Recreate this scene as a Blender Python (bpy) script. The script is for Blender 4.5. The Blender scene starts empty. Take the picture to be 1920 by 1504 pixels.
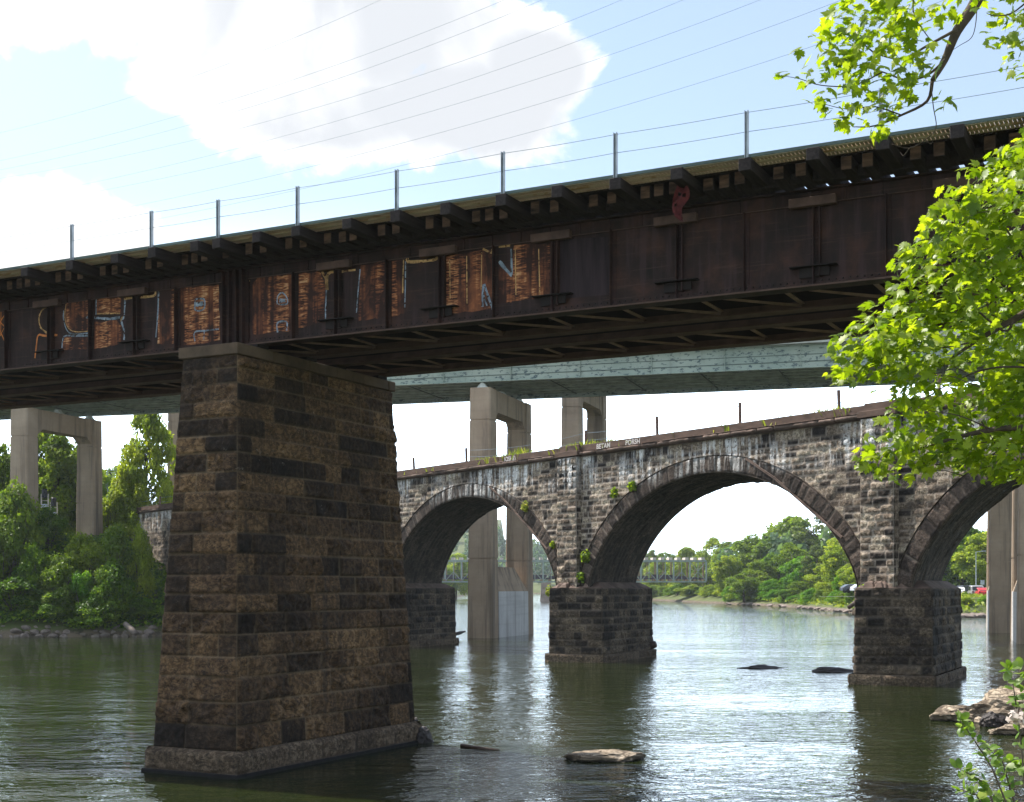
import bpy, math, random
import numpy as np
from mathutils import Vector, Matrix
random.seed(7)
RS = np.random.RandomState(11)
sc = bpy.context.scene
COL = sc.collection
R = math.radians

# ------------------------------------------------------------------ camera maths (metres; water at z = 0)
F, HU, HV, CH = 2500.0, 960.0, 1102.0, 4.0
def at(u, v, Y):
    return Vector(((u - HU) / F * Y, Y, CH + (HV - v) / F * Y))
def atX(u, Y):
    return (u - HU) / F * Y

# ------------------------------------------------------------------ object helpers
def link(o, parent=None):
    COL.objects.link(o)
    if parent is not None:
        o.parent = parent
    return o
def tag(o, label=None, cat=None, group=None, kind=None):
    if label: o['label'] = label
    if cat: o['category'] = cat
    if group: o['group'] = group
    if kind: o['kind'] = kind
    return o
def empty(name, loc=(0, 0, 0), rz=0.0, label=None, cat=None, group=None):
    o = bpy.data.objects.new(name, None)
    o.empty_display_size = 0.3
    link(o); o.location = loc; o.rotation_euler = (0, 0, rz)
    return tag(o, label, cat, group)
def np_mesh(name, verts, quads=None, tris=None, attrs=None, smooth=False):
    me = bpy.data.meshes.new(name)
    verts = np.asarray(verts, np.float32)
    n = len(verts)
    me.vertices.add(n)
    me.vertices.foreach_set('co', verts.ravel())
    loops, starts, tot = [], [], 0
    if quads is not None and len(quads):
        q = np.asarray(quads, np.int32)
        loops.append(q.ravel()); starts.append(np.arange(len(q)) * 4 + tot); tot += q.size
    if tris is not None and len(tris):
        t = np.asarray(tris, np.int32)
        loops.append(t.ravel()); starts.append(np.arange(len(t)) * 3 + tot); tot += t.size
    L = np.concatenate(loops); S = np.concatenate(starts)
    me.loops.add(len(L)); me.loops.foreach_set('vertex_index', L.astype(np.int32))
    me.polygons.add(len(S)); me.polygons.foreach_set('loop_start', S.astype(np.int32))
    if smooth:
        me.polygons.foreach_set('use_smooth', np.ones(len(S), bool))
    me.update(calc_edges=True)
    if attrs:
        for k, a in attrs.items():
            at_ = me.attributes.new(k, 'FLOAT', 'POINT')
            at_.data.foreach_set('value', np.asarray(a, np.float32).ravel())
    me.validate()
    return me
def obj(name, me, mat, parent=None):
    o = bpy.data.objects.new(name, me)
    if mat is not None and len(me.materials) == 0:
        me.materials.append(mat)
    return link(o, parent)

class MB:
    """collects simple solids, builds one mesh"""
    def __init__(s): s.v = []; s.f = []
    def add(s, vs, fs):
        b = len(s.v); s.v += [tuple(p) for p in vs]; s.f += [tuple(i + b for i in f) for f in fs]
    def box(s, x0, x1, y0, y1, z0, z1):
        s.hexa([(x0, y0, z0), (x1, y0, z0), (x1, y1, z0), (x0, y1, z0)], [(x0, y0, z1), (x1, y0, z1), (x1, y1, z1), (x0, y1, z1)])
    def hexa(s, bot, top):
        n = len(bot)
        s.add(list(bot) + list(top), [tuple(range(n))[::-1], tuple(range(n, 2 * n))] + [(i, (i + 1) % n, n + (i + 1) % n, n + i) for i in range(n)])
    def bar(s, a, b, w, h=None, up=(0, 0, 1)):
        a = Vector(a); b = Vector(b); d = (b - a).normalized(); up = Vector(up)
        if abs(d.dot(up)) > 0.98: up = Vector((1, 0, 0))
        x = d.cross(up).normalized() * (w / 2); y = x.cross(d).normalized() * ((h or w) / 2)
        s.hexa([a - x - y, a + x - y, a + x + y, a - x + y], [b - x - y, b + x - y, b + x + y, b - x + y])
    def tube(s, pts, radii, n=6):
        pts = [Vector(p) for p in pts]
        if not hasattr(radii, '__len__'): radii = [radii] * len(pts)
        b = len(s.v); px = None
        for i, p in enumerate(pts):
            d = (pts[min(i + 1, len(pts) - 1)] - pts[max(i - 1, 0)]).normalized()
            if px is None:
                px = d.cross(Vector((0.13, 0.3, 1)))
                if px.length < 1e-3: px = d.cross(Vector((1, 0, 0)))
            px = (px - d * px.dot(d)).normalized(); py = d.cross(px)
            for k in range(n):
                a = 2 * math.pi * k / n
                s.v.append(tuple(p + (px * math.cos(a) + py * math.sin(a)) * radii[i]))
        for i in range(len(pts) - 1):
            for k in range(n):
                k2 = (k + 1) % n
                s.f.append((b + i * n + k, b + i * n + k2, b + (i + 1) * n + k2, b + (i + 1) * n + k))
        s.f.append(tuple(b + k for k in range(n))[::-1]); s.f.append(tuple(b + (len(pts) - 1) * n + k for k in range(n)))
    def mesh(s, name, bevel=0.0, smooth=False):
        me = bpy.data.meshes.new(name)
        me.from_pydata(s.v, [], s.f)
        me.update()
        import bmesh
        bm = bmesh.new(); bm.from_mesh(me)
        bmesh.ops.recalc_face_normals(bm, faces=bm.faces)
        if bevel:
            bmesh.ops.bevel(bm, geom=[e for e in bm.edges if len(e.link_faces) == 2 and e.calc_face_angle(0) > 0.5], offset=bevel, segments=1, affect='EDGES')
        bm.to_mesh(me); bm.free()
        if smooth:
            for p in me.polygons: p.use_smooth = True
        return me
    def build(s, name, mat, parent=None, bevel=0.0, smooth=False):
        return obj(name, s.mesh(name, bevel, smooth), mat, parent)

# ------------------------------------------------------------------ numpy noise
def vnoise(x, y, seed):
    r = np.random.RandomState(seed); T = r.rand(256, 256)
    xi = np.floor(x).astype(int); yi = np.floor(y).astype(int)
    fx = x - xi; fy = y - yi
    fx = fx * fx * (3 - 2 * fx); fy = fy * fy * (3 - 2 * fy)
    g = lambda a, b: T[a % 256, b % 256]
    return (g(xi, yi) * (1 - fx) + g(xi + 1, yi) * fx) * (1 - fy) + (g(xi, yi + 1) * (1 - fx) + g(xi + 1, yi + 1) * fx) * fy
def fbm(x, y, seed, o=4):
    t = 0; a = 0.5
    for i in range(o):
        t = t + a * vnoise(x * 2 ** i, y * 2 ** i, seed + i); a *= 0.5
    return t - 0.47
def sstep(a, b, x):
    t = np.clip((x - a) / (b - a), 0, 1); return t * t * (3 - 2 * t)

def ashlar(W, zs, bl, res, chamf=0.05, joint=0.022, base=(0.02, 0.06), rough=(0.02, 0.09), seed=1, fade=0.0, nf=6.0):
    """rock-faced coursed stone over a W x H panel: grid, relief, block value and mortar mask"""
    r = np.random.RandomState(seed)
    H0, H1 = zs[0], zs[-1]
    nx = max(4, int(W / res) + 1); ny = max(4, int((H1 - H0) / res) + 1)
    us = np.linspace(0, W, nx); vs = np.linspace(H0, H1, ny)
    U, V = np.meshgrid(us, vs)
    zs = np.asarray(zs); ci = np.clip(np.searchsorted(zs, vs, 'right') - 1, 0, len(zs) - 2)
    E = np.zeros_like(U); blk = np.zeros_like(U); B = np.zeros_like(U); Rg = np.zeros_like(U); ox = np.zeros_like(U)
    for k in range(len(zs) - 1):
        rows = np.where(ci == k)[0]
        if len(rows) == 0: continue
        xb = [-r.uniform(0, bl[0])]
        while xb[-1] < W + 0.01: xb.append(xb[-1] + r.uniform(*bl))
        if W > 1.5 * bl[0]:
            xb = [x for x in xb if x <= 0.0 or 0.35 * bl[0] < x < W - 0.35 * bl[0]] + [W + 0.02]
            xb = [0.0 if i == 0 else x for i, x in enumerate(x for x in xb if x > 0 or x == xb[0])]
        xb = np.asarray(sorted(set(xb)))
        bi = np.clip(np.searchsorted(xb, us, 'right') - 1, 0, len(xb) - 2)
        du = np.minimum(us - xb[bi], xb[bi + 1] - us)
        dv = np.minimum(vs[rows] - zs[k], zs[k + 1] - vs[rows])
        E[rows] = np.minimum(np.abs(du)[None, :], np.abs(dv)[:, None])
        rv = r.rand(len(xb)); rb = r.uniform(base[0], base[1], len(xb)); rr = rough[0] + (rough[1] - rough[0]) * r.rand(len(xb)) ** 1.6
        blk[rows] = rv[bi][None, :]; B[rows] = rb[bi][None, :]; Rg[rows] = rr[bi][None, :]; ox[rows] = (r.rand(len(xb)) * 50)[bi][None, :]
    pil = sstep(0, chamf, E)
    n = fbm(U * nf + ox, V * nf * 1.4 + ox * 2, seed + 5, 5)
    D = pil * (B + n * Rg * 2.0)
    mort = 1 - sstep(joint * 0.6, joint * 1.5, E)
    if fade:
        f = sstep(0, fade, np.minimum(U, W - U)); D = D * (0.25 + 0.75 * f)
    return dict(U=U, V=V, D=D, blk=blk, mort=mort, nx=nx, ny=ny)

def panel(name, A, fn, mat, parent, keep=None, extra=None):
    """map an ashlar grid to 3-D with fn(U, V, D) and link it"""
    P = np.stack(fn(A['U'], A['V'], A['D']), -1).reshape(-1, 3)
    nx, ny = A['nx'], A['ny']
    i = np.arange(nx * ny).reshape(ny, nx)
    q = np.stack([i[:-1, :-1], i[:-1, 1:], i[1:, 1:], i[1:, :-1]], -1).reshape(-1, 4)
    if keep is not None:
        k = keep(A['U'], A['V'])
        k = (k[:-1, :-1] & k[:-1, 1:] & k[1:, 1:] & k[1:, :-1]).ravel()
        q = q[k]
    return P, q, A['blk'].ravel(), A['mort'].ravel()
def join_panels(name, ps, mat, parent):
    v, q, b, m, off = [], [], [], [], 0
    for P, Q, B, M in ps:
        v.append(P); q.append(Q + off); b.append(B); m.append(M); off += len(P)
    me = np_mesh(name, np.concatenate(v), np.concatenate(q), attrs={'blk': np.concatenate(b), 'mort': np.concatenate(m)}, smooth=False)
    return obj(name, me, mat, parent)

# ------------------------------------------------------------------ node helpers
class NT:
    def __init__(s, name):
        s.m = bpy.data.materials.new(name); s.m.use_nodes = True
        s.t = s.m.node_tree; s.t.nodes.clear()
        s.out = s.t.nodes.new('ShaderNodeOutputMaterial')
    def n(s, typ, **kw):
        nd = s.t.nodes.new('ShaderNode' + typ)
        for k, v in kw.items(): setattr(nd, k, v)
        return nd
    def set(s, sock, val):
        if hasattr(val, 'is_linked') or isinstance(val, bpy.types.NodeSocket): s.t.links.new(val, sock)
        else:
            if isinstance(val, (tuple, list)) and len(val) == 3 and sock.type == 'RGBA': val = (*val, 1)
            sock.default_value = val
    def math(s, op, a, b=0.0, clamp=False):
        nd = s.n('Math', operation=op, use_clamp=clamp); s.set(nd.inputs[0], a); s.set(nd.inputs[1], b); return nd.outputs[0]
    def mix(s, f, a, b, bt='MIX'):
        nd = s.n('Mix', data_type='RGBA', blend_type=bt); s.set(nd.inputs[0], f); s.set(nd.inputs[6], a); s.set(nd.inputs[7], b); return nd.outputs[2]
    def coord(s, scale=(1, 1, 1), kind='Object', rot=(0, 0, 0)):
        tc = s.n('TexCoord'); mp = s.n('Mapping'); s.t.links.new(tc.outputs[kind], mp.inputs[0])
        mp.inputs['Scale'].default_value = scale; mp.inputs['Rotation'].default_value = rot
        return mp.outputs[0]
    def pos(s, scale=(1, 1, 1), rz=0.0):
        g = s.n('NewGeometry'); mp = s.n('Mapping'); s.t.links.new(g.outputs['Position'], mp.inputs[0])
        mp.inputs['Scale'].default_value = scale; mp.inputs['Rotation'].default_value = (0, 0, rz)
        return mp.outputs[0]
    def noise(s, vec, scale, detail=4, rough=0.55, dist=0.0):
        nd = s.n('TexNoise'); s.set(nd.inputs['Vector'], vec); nd.inputs['Scale'].default_value = scale
        nd.inputs['Detail'].default_value = detail; nd.inputs['Roughness'].default_value = rough; nd.inputs['Distortion'].default_value = dist
        return nd.outputs[0]
    def ramp(s, fac, stops, interp='LINEAR'):
        nd = s.n('ValToRGB'); cr = nd.color_ramp; cr.interpolation = interp
        while len(cr.elements) > 1: cr.elements.remove(cr.elements[-1])
        for i, (p, c) in enumerate(stops):
            e = cr.elements[0] if i == 0 else cr.elements.new(p)
            e.position = p; e.color = (*c, 1) if len(c) == 3 else c
        s.set(nd.inputs[0], fac); return nd.outputs[0]
    def smooth(s, x, a, b):
        nd = s.n('MapRange', interpolation_type='SMOOTHSTEP'); s.set(nd.inputs[0], x)
        nd.inputs[1].default_value = a; nd.inputs[2].default_value = b; return nd.outputs[0]
    def attr(s, name):
        return s.n('Attribute', attribute_name=name).outputs['Fac']
    def z(s):
        g = s.n('NewGeometry'); x = s.n('SeparateXYZ'); s.t.links.new(g.outputs['Position'], x.inputs[0]); return x.outputs[2]
    def bump(s, h, dist=0.02, strength=1.0, normal=None):
        nd = s.n('Bump'); s.set(nd.inputs['Height'], h); nd.inputs['Distance'].default_value = dist; nd.inputs['Strength'].default_value = strength
        if normal is not None: s.t.links.new(normal, nd.inputs['Normal'])
        return nd.outputs[0]
    def principled(s, col, rough=0.8, normal=None, metal=0.0, spec=0.35, ior=None):
        p = s.n('BsdfPrincipled'); s.set(p.inputs['Base Color'], col); s.set(p.inputs['Roughness'], rough)
        p.inputs['Metallic'].default_value = metal; p.inputs['Specular IOR Level'].default_value = spec
        if ior: p.inputs['IOR'].default_value = ior
        if normal is not None: s.t.links.new(normal, p.inputs['Normal'])
        s.t.links.new(p.outputs[0], s.out.inputs[0]); return p

def stone_mat(name, stops, mortar, streak=None, bump=0.02, nscale=4.0, low=None, fleck=0.35, mk=0.7, bw=0.66, nw=0.95):
    t = NT(name)
    c = t.coord()
    n1 = t.noise(c, nscale, 5, 0.6); n2 = t.noise(c, nscale * 6, 4, 0.65); n3 = t.noise(c, nscale * 0.22, 3, 0.5)
    f = t.math('ADD', t.math('MULTIPLY', t.attr('blk'), bw), t.math('MULTIPLY', t.math('SUBTRACT', n1, 0.42), nw))
    f = t.math('ADD', f, t.math('MULTIPLY', t.math('SUBTRACT', n3, 0.5), 0.5))
    col = t.ramp(f, stops)
    col = t.mix(t.smooth(n2, 0.62, 0.40), col, t.mix(1.0, col, (0.45, 0.42, 0.40), 'MULTIPLY'))
    fl = t.math('MULTIPLY', t.smooth(t.noise(t.coord((1, 1, 1.6)), nscale * 3.2, 6, 0.75), 0.60, 0.72), t.smooth(t.noise(c, nscale * .35, 2), 0.46, 0.62))
    col = t.mix(t.math('MULTIPLY', fl, fleck), col, (0.46, 0.40, 0.35))
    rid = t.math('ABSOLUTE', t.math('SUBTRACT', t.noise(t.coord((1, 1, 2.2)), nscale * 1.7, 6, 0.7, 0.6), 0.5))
    col = t.mix(t.math('MULTIPLY', t.smooth(rid, 0.035, 0.0), 0.8), col, (0.010, 0.008, 0.007))  # dark crack lines: fine crevice shade put into the stone colour
    run = t.noise(t.coord((5, 5, 0.35)), nscale * .4, 4, 0.6)
    col = t.mix(t.math('MULTIPLY', t.smooth(run, 0.56, 0.7), 0.5), col, (0.02, 0.016, 0.014))
    if low:
        zz = t.math('ADD', t.z(), t.math('MULTIPLY', t.math('SUBTRACT', n1, 0.5), low[3] if len(low) > 3 else 0.5))
        col = t.mix(t.math('MULTIPLY', t.smooth(zz, low[1], low[2]), 0.72), col, low[0])
    if streak:
        st = t.noise(t.coord((2.6, 2.6, 0.22)), 1.5, 4, 0.6); pt = t.noise(t.coord((0.22, 0.22, 0.4)), 1.0, 2)
        zm = t.smooth(t.z(), streak[0], streak[1])
        k = t.math('MULTIPLY', t.math('MULTIPLY', t.smooth(st, 0.44, 0.62), t.smooth(pt, 0.40, 0.55)), zm)
        k = t.math('MULTIPLY', k, t.smooth(n2, 0.32, 0.5))
        col = t.mix(t.math('MULTIPLY', k, 0.85), col, streak[2])
    col = t.mix(t.math('MULTIPLY', t.math('MULTIPLY', t.attr('mort'), t.smooth(n3, 0.25, 0.6)), mk), col, mortar)
    t.principled(col, 0.88, t.bump(t.math('ADD', n1, t.math('MULTIPLY', n2, 0.6)), bump), spec=0.25)
    return t.m
def plain_mat(name, col, rough=0.7, var=0.35, scale=3.0, metal=0.0, spec=0.3, bump=0.0, stretch=(1, 1, 1), col2=None):
    t = NT(name); n = t.noise(t.coord(stretch), scale, 5, 0.6)
    a = tuple(x * (1 - var) for x in col); b = tuple(min(1, x * (1 + var)) for x in col)
    c = t.ramp(n, [(0.3, a), (0.7, b)])
    if col2:
        c = t.mix(t.smooth(t.noise(t.coord(stretch), scale * 2.7, 4), 0.55, 0.62), c, col2)
    t.principled(c, rough, t.bump(n, bump) if bump else None, metal, spec)
    return t.m
def leaf_mat(name, stops, trans=0.45, tcol=1.4, gloss=0.15):
    t = NT(name); col = t.ramp(t.attr('tint'), stops)
    p = t.n('BsdfPrincipled'); t.set(p.inputs['Base Color'], col); p.inputs['Roughness'].default_value = 0.45
    p.inputs['Specular IOR Level'].default_value = gloss
    tr = t.n('BsdfTranslucent'); t.set(tr.inputs[0], t.mix(1.0, col, (1.25 * tcol, 1.25 * tcol, 0.55 * tcol), 'MULTIPLY'))
    mx = t.n('MixShader'); mx.inputs[0].default_value = trans
    t.t.links.new(p.outputs[0], mx.inputs[1]); t.t.links.new(tr.outputs[0], mx.inputs[2]); t.t.links.new(mx.outputs[0], t.out.inputs[0])
    return t.m

M = {}
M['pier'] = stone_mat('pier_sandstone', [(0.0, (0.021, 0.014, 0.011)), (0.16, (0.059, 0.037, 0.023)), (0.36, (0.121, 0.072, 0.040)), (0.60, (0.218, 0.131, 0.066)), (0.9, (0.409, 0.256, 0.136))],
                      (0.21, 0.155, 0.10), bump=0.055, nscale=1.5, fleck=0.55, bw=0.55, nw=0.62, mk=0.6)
M['plinth'] = stone_mat('pier_plinth_stone', [(0.0, (0.12, 0.086, 0.058)), (0.5, (0.20, 0.145, 0.098)), (1.0, (0.30, 0.225, 0.155))], (0.08, 0.06, 0.045), bump=0.06, nscale=1.8, fleck=0.3, bw=0.6, nw=0.9, mk=0.9)
M['via'] = stone_mat('viaduct_stone', [(0.0, (0.013, 0.010, 0.010)), (0.22, (0.047, 0.035, 0.029)), (0.45, (0.166, 0.124, 0.091)), (0.7, (0.342, 0.268, 0.201)), (0.95, (0.519, 0.443, 0.335))],
                     (0.46, 0.385, 0.325), streak=(8.9, 10.0, (0.82, 0.81, 0.81)), nscale=1.3, bump=0.07, fleck=0.6, bw=0.85)
M['viapier'] = stone_mat('viaduct_pier_stone', [(0.0, (0.018, 0.015, 0.014)), (0.3, (0.059, 0.045, 0.036)), (0.6, (0.153, 0.116, 0.082)), (0.95, (0.306, 0.236, 0.165))],
                         (0.17, 0.135, 0.105), low=((0.17, 0.125, 0.09), 0.62, 0.40, 1.1), nscale=1.5, bump=0.08, fleck=0.5, mk=0.6)
M['ring'] = stone_mat('arch_ring_stone', [(0.0, (0.035, 0.025, 0.022)), (0.4, (0.075, 0.055, 0.045)), (0.95, (0.17, 0.125, 0.10))], (0.26, 0.21, 0.17), streak=(9.0, 9.8, (0.62, 0.60, 0.58)), nscale=1.5, bump=0.03, fleck=0.2)
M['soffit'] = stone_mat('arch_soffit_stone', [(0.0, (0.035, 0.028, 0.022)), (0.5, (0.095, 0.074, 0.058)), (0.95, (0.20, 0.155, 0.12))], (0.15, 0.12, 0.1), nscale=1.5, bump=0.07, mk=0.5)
M['coping'] = plain_mat('brownstone_coping', (0.125, 0.085, 0.068), 0.85, 0.6, 1.6, bump=0.05)
M['piercap'] = plain_mat('pier_cap_stone', (0.098, 0.066, 0.043), 0.85, 0.35, 2.0, bump=0.02)
M['parapet'] = plain_mat('rusty_parapet_steel', (0.10, 0.063, 0.048), 0.85, 0.4, 1.2, stretch=(1, 1, 3))

def steel():
    t = NT('rusted_girder_steel'); c = t.coord()
    n = t.noise(c, 2.2, 6, 0.62); v = t.noise(t.coord((3.2, 3.2, 0.25)), 2.0, 4, 0.6)
    h = t.noise(t.coord((0.5, 0.5, 14.0)), 1.5, 3, 0.6)
    col = t.ramp(n, [(0.25, (0.008, 0.0045, 0.004)), (0.5, (0.024, 0.0105, 0.008)), (0.72, (0.062, 0.024, 0.0145))])
    col = t.mix(t.math('MULTIPLY', t.smooth(v, 0.48, 0.66), 0.5), col, (0.060, 0.030, 0.032))
    col = t.mix(t.math('MULTIPLY', t.smooth(h, 0.58, 0.66), 0.35), col, (0.085, 0.044, 0.03))
    t.principled(col, 0.72, t.bump(n, 0.006), spec=0.3); return t.m
M['steel'] = steel()
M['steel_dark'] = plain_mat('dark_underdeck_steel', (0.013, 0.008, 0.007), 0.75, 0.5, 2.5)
M['steel_edge'] = plain_mat('lighter_brown_steel', (0.095, 0.055, 0.043), 0.8, 0.4, 3.0)
M['bracing'] = plain_mat('dusty_bracing_steel', (0.24, 0.155, 0.13), 0.8, 0.35, 3.0)
M['creosote'] = plain_mat('creosoted_timber', (0.03, 0.022, 0.021), 0.85, 0.5, 3.0, stretch=(6, 0.6, 6), bump=0.01)
M['tie'] = plain_mat('old_tie_timber', (0.090, 0.052, 0.034), 0.85, 0.9, 2.3, stretch=(1, 1, 4), bump=0.01)
M['plank'] = plain_mat('weathered_walkway_planks', (0.56, 0.48, 0.39), 0.85, 0.25, 1.1, stretch=(0.8, 8, 1), bump=0.01, col2=(0.42, 0.30, 0.19))
M['post'] = plain_mat('galvanised_steel', (0.42, 0.45, 0.48), 0.45, 0.2, 4, metal=0.5)
M['wire'] = plain_mat('wire_cable', (0.22, 0.28, 0.34), 0.5, 0.1)
def fillmat():
    t = NT('scrubbed_rust_paint'); 
    a = t.noise(t.coord((16, 16, 0.5)), 1.0, 3, 0.6); w = t.noise(t.coord((3.0, 3.0, 24.0)), 1.0, 3, 0.6, 1.3)
    n = t.noise(t.coord(), 3.0, 5, 0.6); big = t.noise(t.coord((2.2, 2.2, 0.8)), 1.0, 2, 0.5)
    cols = t.smooth(t.noise(t.coord((4.5, 4.5, 0.25)), 1.0, 2, 0.5), 0.44, 0.62)                # columns of scrub marks
    f = t.math('ADD', t.math('MULTIPLY', t.math('MULTIPLY', t.smooth(w, 0.42, 0.62), cols), 0.5), t.math('ADD', t.math('MULTIPLY', n, 0.5), t.math('MULTIPLY', t.math('SUBTRACT', big, 0.5), 0.5)))
    f = t.math('ADD', f, t.math('MULTIPLY', t.math('SUBTRACT', a, 0.5), 0.35))
    wr = t.noise(t.coord((1.6, 1.6, 1.0)), 1.6, 5, 0.65, 0.8)
    f = t.math('ADD', t.math('MULTIPLY', t.math('SUBTRACT', f, 0.4), 1.15), t.math('ADD', 0.36, t.math('MULTIPLY', t.math('SUBTRACT', wr, 0.5), 0.9)))
    col = t.ramp(f, [(0.12, (0.035, 0.013, 0.009)), (0.28, (0.13, 0.042, 0.02)), (0.52, (0.31, 0.105, 0.042)), (0.74, (0.52, 0.235, 0.10)), (0.97, (0.70, 0.44, 0.24))])
    t.principled(col, 0.8); return t.m
M['gfill'] = fillmat()
M['gyellow'] = plain_mat('faded_yellow_paint', (0.52, 0.31, 0.13), 0.85, 0.7, 6, col2=(0.10, 0.04, 0.02))
M['gblue'] = plain_mat('faded_blue_paint', (0.22, 0.27, 0.33), 0.85, 0.75, 5, col2=(0.05, 0.03, 0.025))
M['gorange'] = plain_mat('orange_paint', (0.62, 0.21, 0.06), 0.8, 0.3, 9)
M['gpurple'] = plain_mat('dark_purple_grey', (0.030, 0.018, 0.021), 0.8, 0.7, 2.0, stretch=(3, 3, 0.3))
M['gwhite'] = plain_mat('white_spray_paint', (0.55, 0.52, 0.5), 0.7, 0.4, 9)
M['redcloth'] = plain_mat('red_netting', (0.10, 0.02, 0.02), 0.9, 0.5, 9)

def concrete(name, a, b, streak=(0.12, 0.10, 0.085), amt=0.5):
    t = NT(name); n = t.noise(t.coord(), 0.45, 6, 0.6); v = t.noise(t.coord((0.9, 0.9, 0.05)), 1.6, 5, 0.65); f = t.noise(t.coord(), 6, 4)
    col = t.ramp(n, [(0.3, a), (0.7, b)])
    col = t.mix(t.math('MULTIPLY', t.smooth(v, 0.46, 0.66), amt), col, streak)
    col = t.mix(t.math('MULTIPLY', f, 0.25), col, tuple(x * 0.6 for x in a))
    h = t.noise(t.coord((0.05, 0.05, 2.2)), 1.5, 2)
    col = t.mix(t.math('MULTIPLY', t.smooth(h, 0.5, 0.62), 0.12), col, (0.2, 0.17, 0.15))
    t.principled(col, 0.9, t.bump(f, 0.006), spec=0.2); return t.m
M['concrete'] = concrete('weathered_concrete', (0.31, 0.228, 0.162), (0.44, 0.335, 0.243), (0.10, 0.08, 0.064), amt=0.68)
M['whitestain'] = concrete('lime_stained_concrete', (0.50, 0.48, 0.47), (0.66, 0.64, 0.62), (0.30, 0.27, 0.25), 0.75)
def green():
    t = NT('peeling_green_paint'); n = t.noise(t.coord((0.9, 0.9, 1.9)), 2.6, 7, 0.72); m = t.noise(t.coord(), 0.4, 3)
    col = t.ramp(m, [(0.3, (0.26, 0.32, 0.275)), (0.7, (0.37, 0.42, 0.36))])
    col = t.mix(t.smooth(n, 0.545, 0.585), col, (0.085, 0.12, 0.125))
    v = t.noise(t.coord((1.2, 1.2, 0.15)), 1.5, 3); col = t.mix(t.math('MULTIPLY', t.smooth(v, 0.55, 0.7), 0.3), col, (0.16, 0.17, 0.14))
    t.principled(col, 0.6, spec=0.3); return t.m
M['green'] = green()
M['greendk'] = plain_mat('dull_green_steel', (0.085, 0.115, 0.105), 0.65, 0.3, 1.2)
M['greenmid'] = plain_mat('weathered_green_stringers', (0.38, 0.45, 0.41), 0.65, 0.35, 1.2)
M['deckc'] = plain_mat('highway_deck_concrete', (0.42, 0.42, 0.38), 0.85, 0.25, 0.8)
M['bearing'] = plain_mat('pale_bearing_paint', (0.6, 0.62, 0.58), 0.6, 0.2, 3)
M['truss'] = plain_mat('pale_green_truss_paint', (0.30, 0.36, 0.32), 0.6, 0.2, 1.0)
M['trusstan'] = plain_mat('tan_truss_steel', (0.30, 0.21, 0.12), 0.7, 0.3, 1.0)
M['trusswht'] = plain_mat('white_concrete_blocks', (0.62, 0.54, 0.48), 0.8, 0.15, 1.0)
M['trussdk'] = plain_mat('dark_truss_deck', (0.07, 0.055, 0.07), 0.7, 0.3, 1.0)
M['bark'] = plain_mat('maple_bark', (0.085, 0.062, 0.05), 0.9, 0.4, 8, bump=0.01)
M['trunk'] = plain_mat('tree_bark', (0.09, 0.07, 0.055), 0.9, 0.4, 2)
M['maple'] = leaf_mat('maple_leaves', [(0.0, (0.065, 0.12, 0.006)), (0.45, (0.175, 0.255, 0.008)), (1.0, (0.34, 0.40, 0.025))], 0.58, 1.45, 0.6)
M['shrub'] = leaf_mat('shrub_leaves', [(0.0, (0.08, 0.16, 0.02)), (0.6, (0.16, 0.26, 0.035)), (1.0, (0.30, 0.36, 0.16))], 0.5, 1.25, 0.6)
M['leaf_a'] = leaf_mat('mid_green_foliage', [(0.0, (0.056, 0.108, 0.013)), (0.5, (0.137, 0.209, 0.020)), (1.0, (0.274, 0.338, 0.038))], .5)
M['leaf_y'] = leaf_mat('yellow_green_foliage', [(0.0, (0.103, 0.167, 0.013)), (0.5, (0.220, 0.290, 0.024)), (1.0, (0.386, 0.426, 0.053))], .5)  # yellow-green leaves; sunlit brightness is partly put into this tint
M['leaf_d'] = leaf_mat('dark_green_foliage', [(0.0, (0.032, 0.081, 0.008)), (0.5, (0.090, 0.176, 0.013)), (1.0, (0.233, 0.325, 0.023))], .5)
M['leaf_b'] = leaf_mat('bright_green_foliage', [(0.0, (0.044, 0.138, 0.011)), (0.5, (0.106, 0.237, 0.013)), (1.0, (0.213, 0.350, 0.023))], .5)
M['leaf_g'] = leaf_mat('grey_green_foliage', [(0.0, (0.066, 0.099, 0.035)), (0.5, (0.127, 0.171, 0.054)), (1.0, (0.220, 0.259, 0.089))], .5)
M['far'] = leaf_mat('distant_wood_foliage', [(0.0, (0.045, 0.10, 0.06)), (0.5, (0.085, 0.15, 0.085)), (1.0, (0.14, 0.20, 0.11))], .5)  # blue-green tint puts some distance haze into the leaf colour
M['grass'] = leaf_mat('parapet_grass', [(0.0, (0.12, 0.17, 0.02)), (0.5, (0.21, 0.26, 0.035)), (1.0, (0.36, 0.34, 0.12))])
def rockmat():
    t = NT('shore_rock'); c = t.coord(); n = t.noise(c, 1.6, 6, 0.65); r_ = t.math('ABSOLUTE', t.math('SUBTRACT', t.noise(t.coord((1, 1, 2.5)), 1.8, 6, 0.7, 0.8), 0.5))
    col = t.ramp(n, [(0.25, (0.20, 0.15, 0.105)), (0.5, (0.38, 0.30, 0.22)), (0.75, (0.55, 0.46, 0.36))])
    col = t.mix(t.math('MULTIPLY', t.smooth(r_, 0.022, 0.0), 0.8), col, (0.07, 0.036, 0.026))
    zz = t.math('ADD', t.z(), t.math('MULTIPLY', t.math('SUBTRACT', n, 0.5), 0.22))
    col = t.mix(t.smooth(zz, 0.07, 0.01), col, (0.035, 0.03, 0.022))
    t.principled(col, 0.85, t.bump(t.math('SUBTRACT', n, t.math('MULTIPLY', t.smooth(r_, 0.05, 0.0), 0.4)), 0.12), spec=0.3); return t.m
M['rock'] = rockmat()
M['rockwet'] = plain_mat('wet_dark_rock', (0.04, 0.032, 0.03), 0.55, 0.4, 2.0, bump=0.04, spec=0.3)
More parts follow.
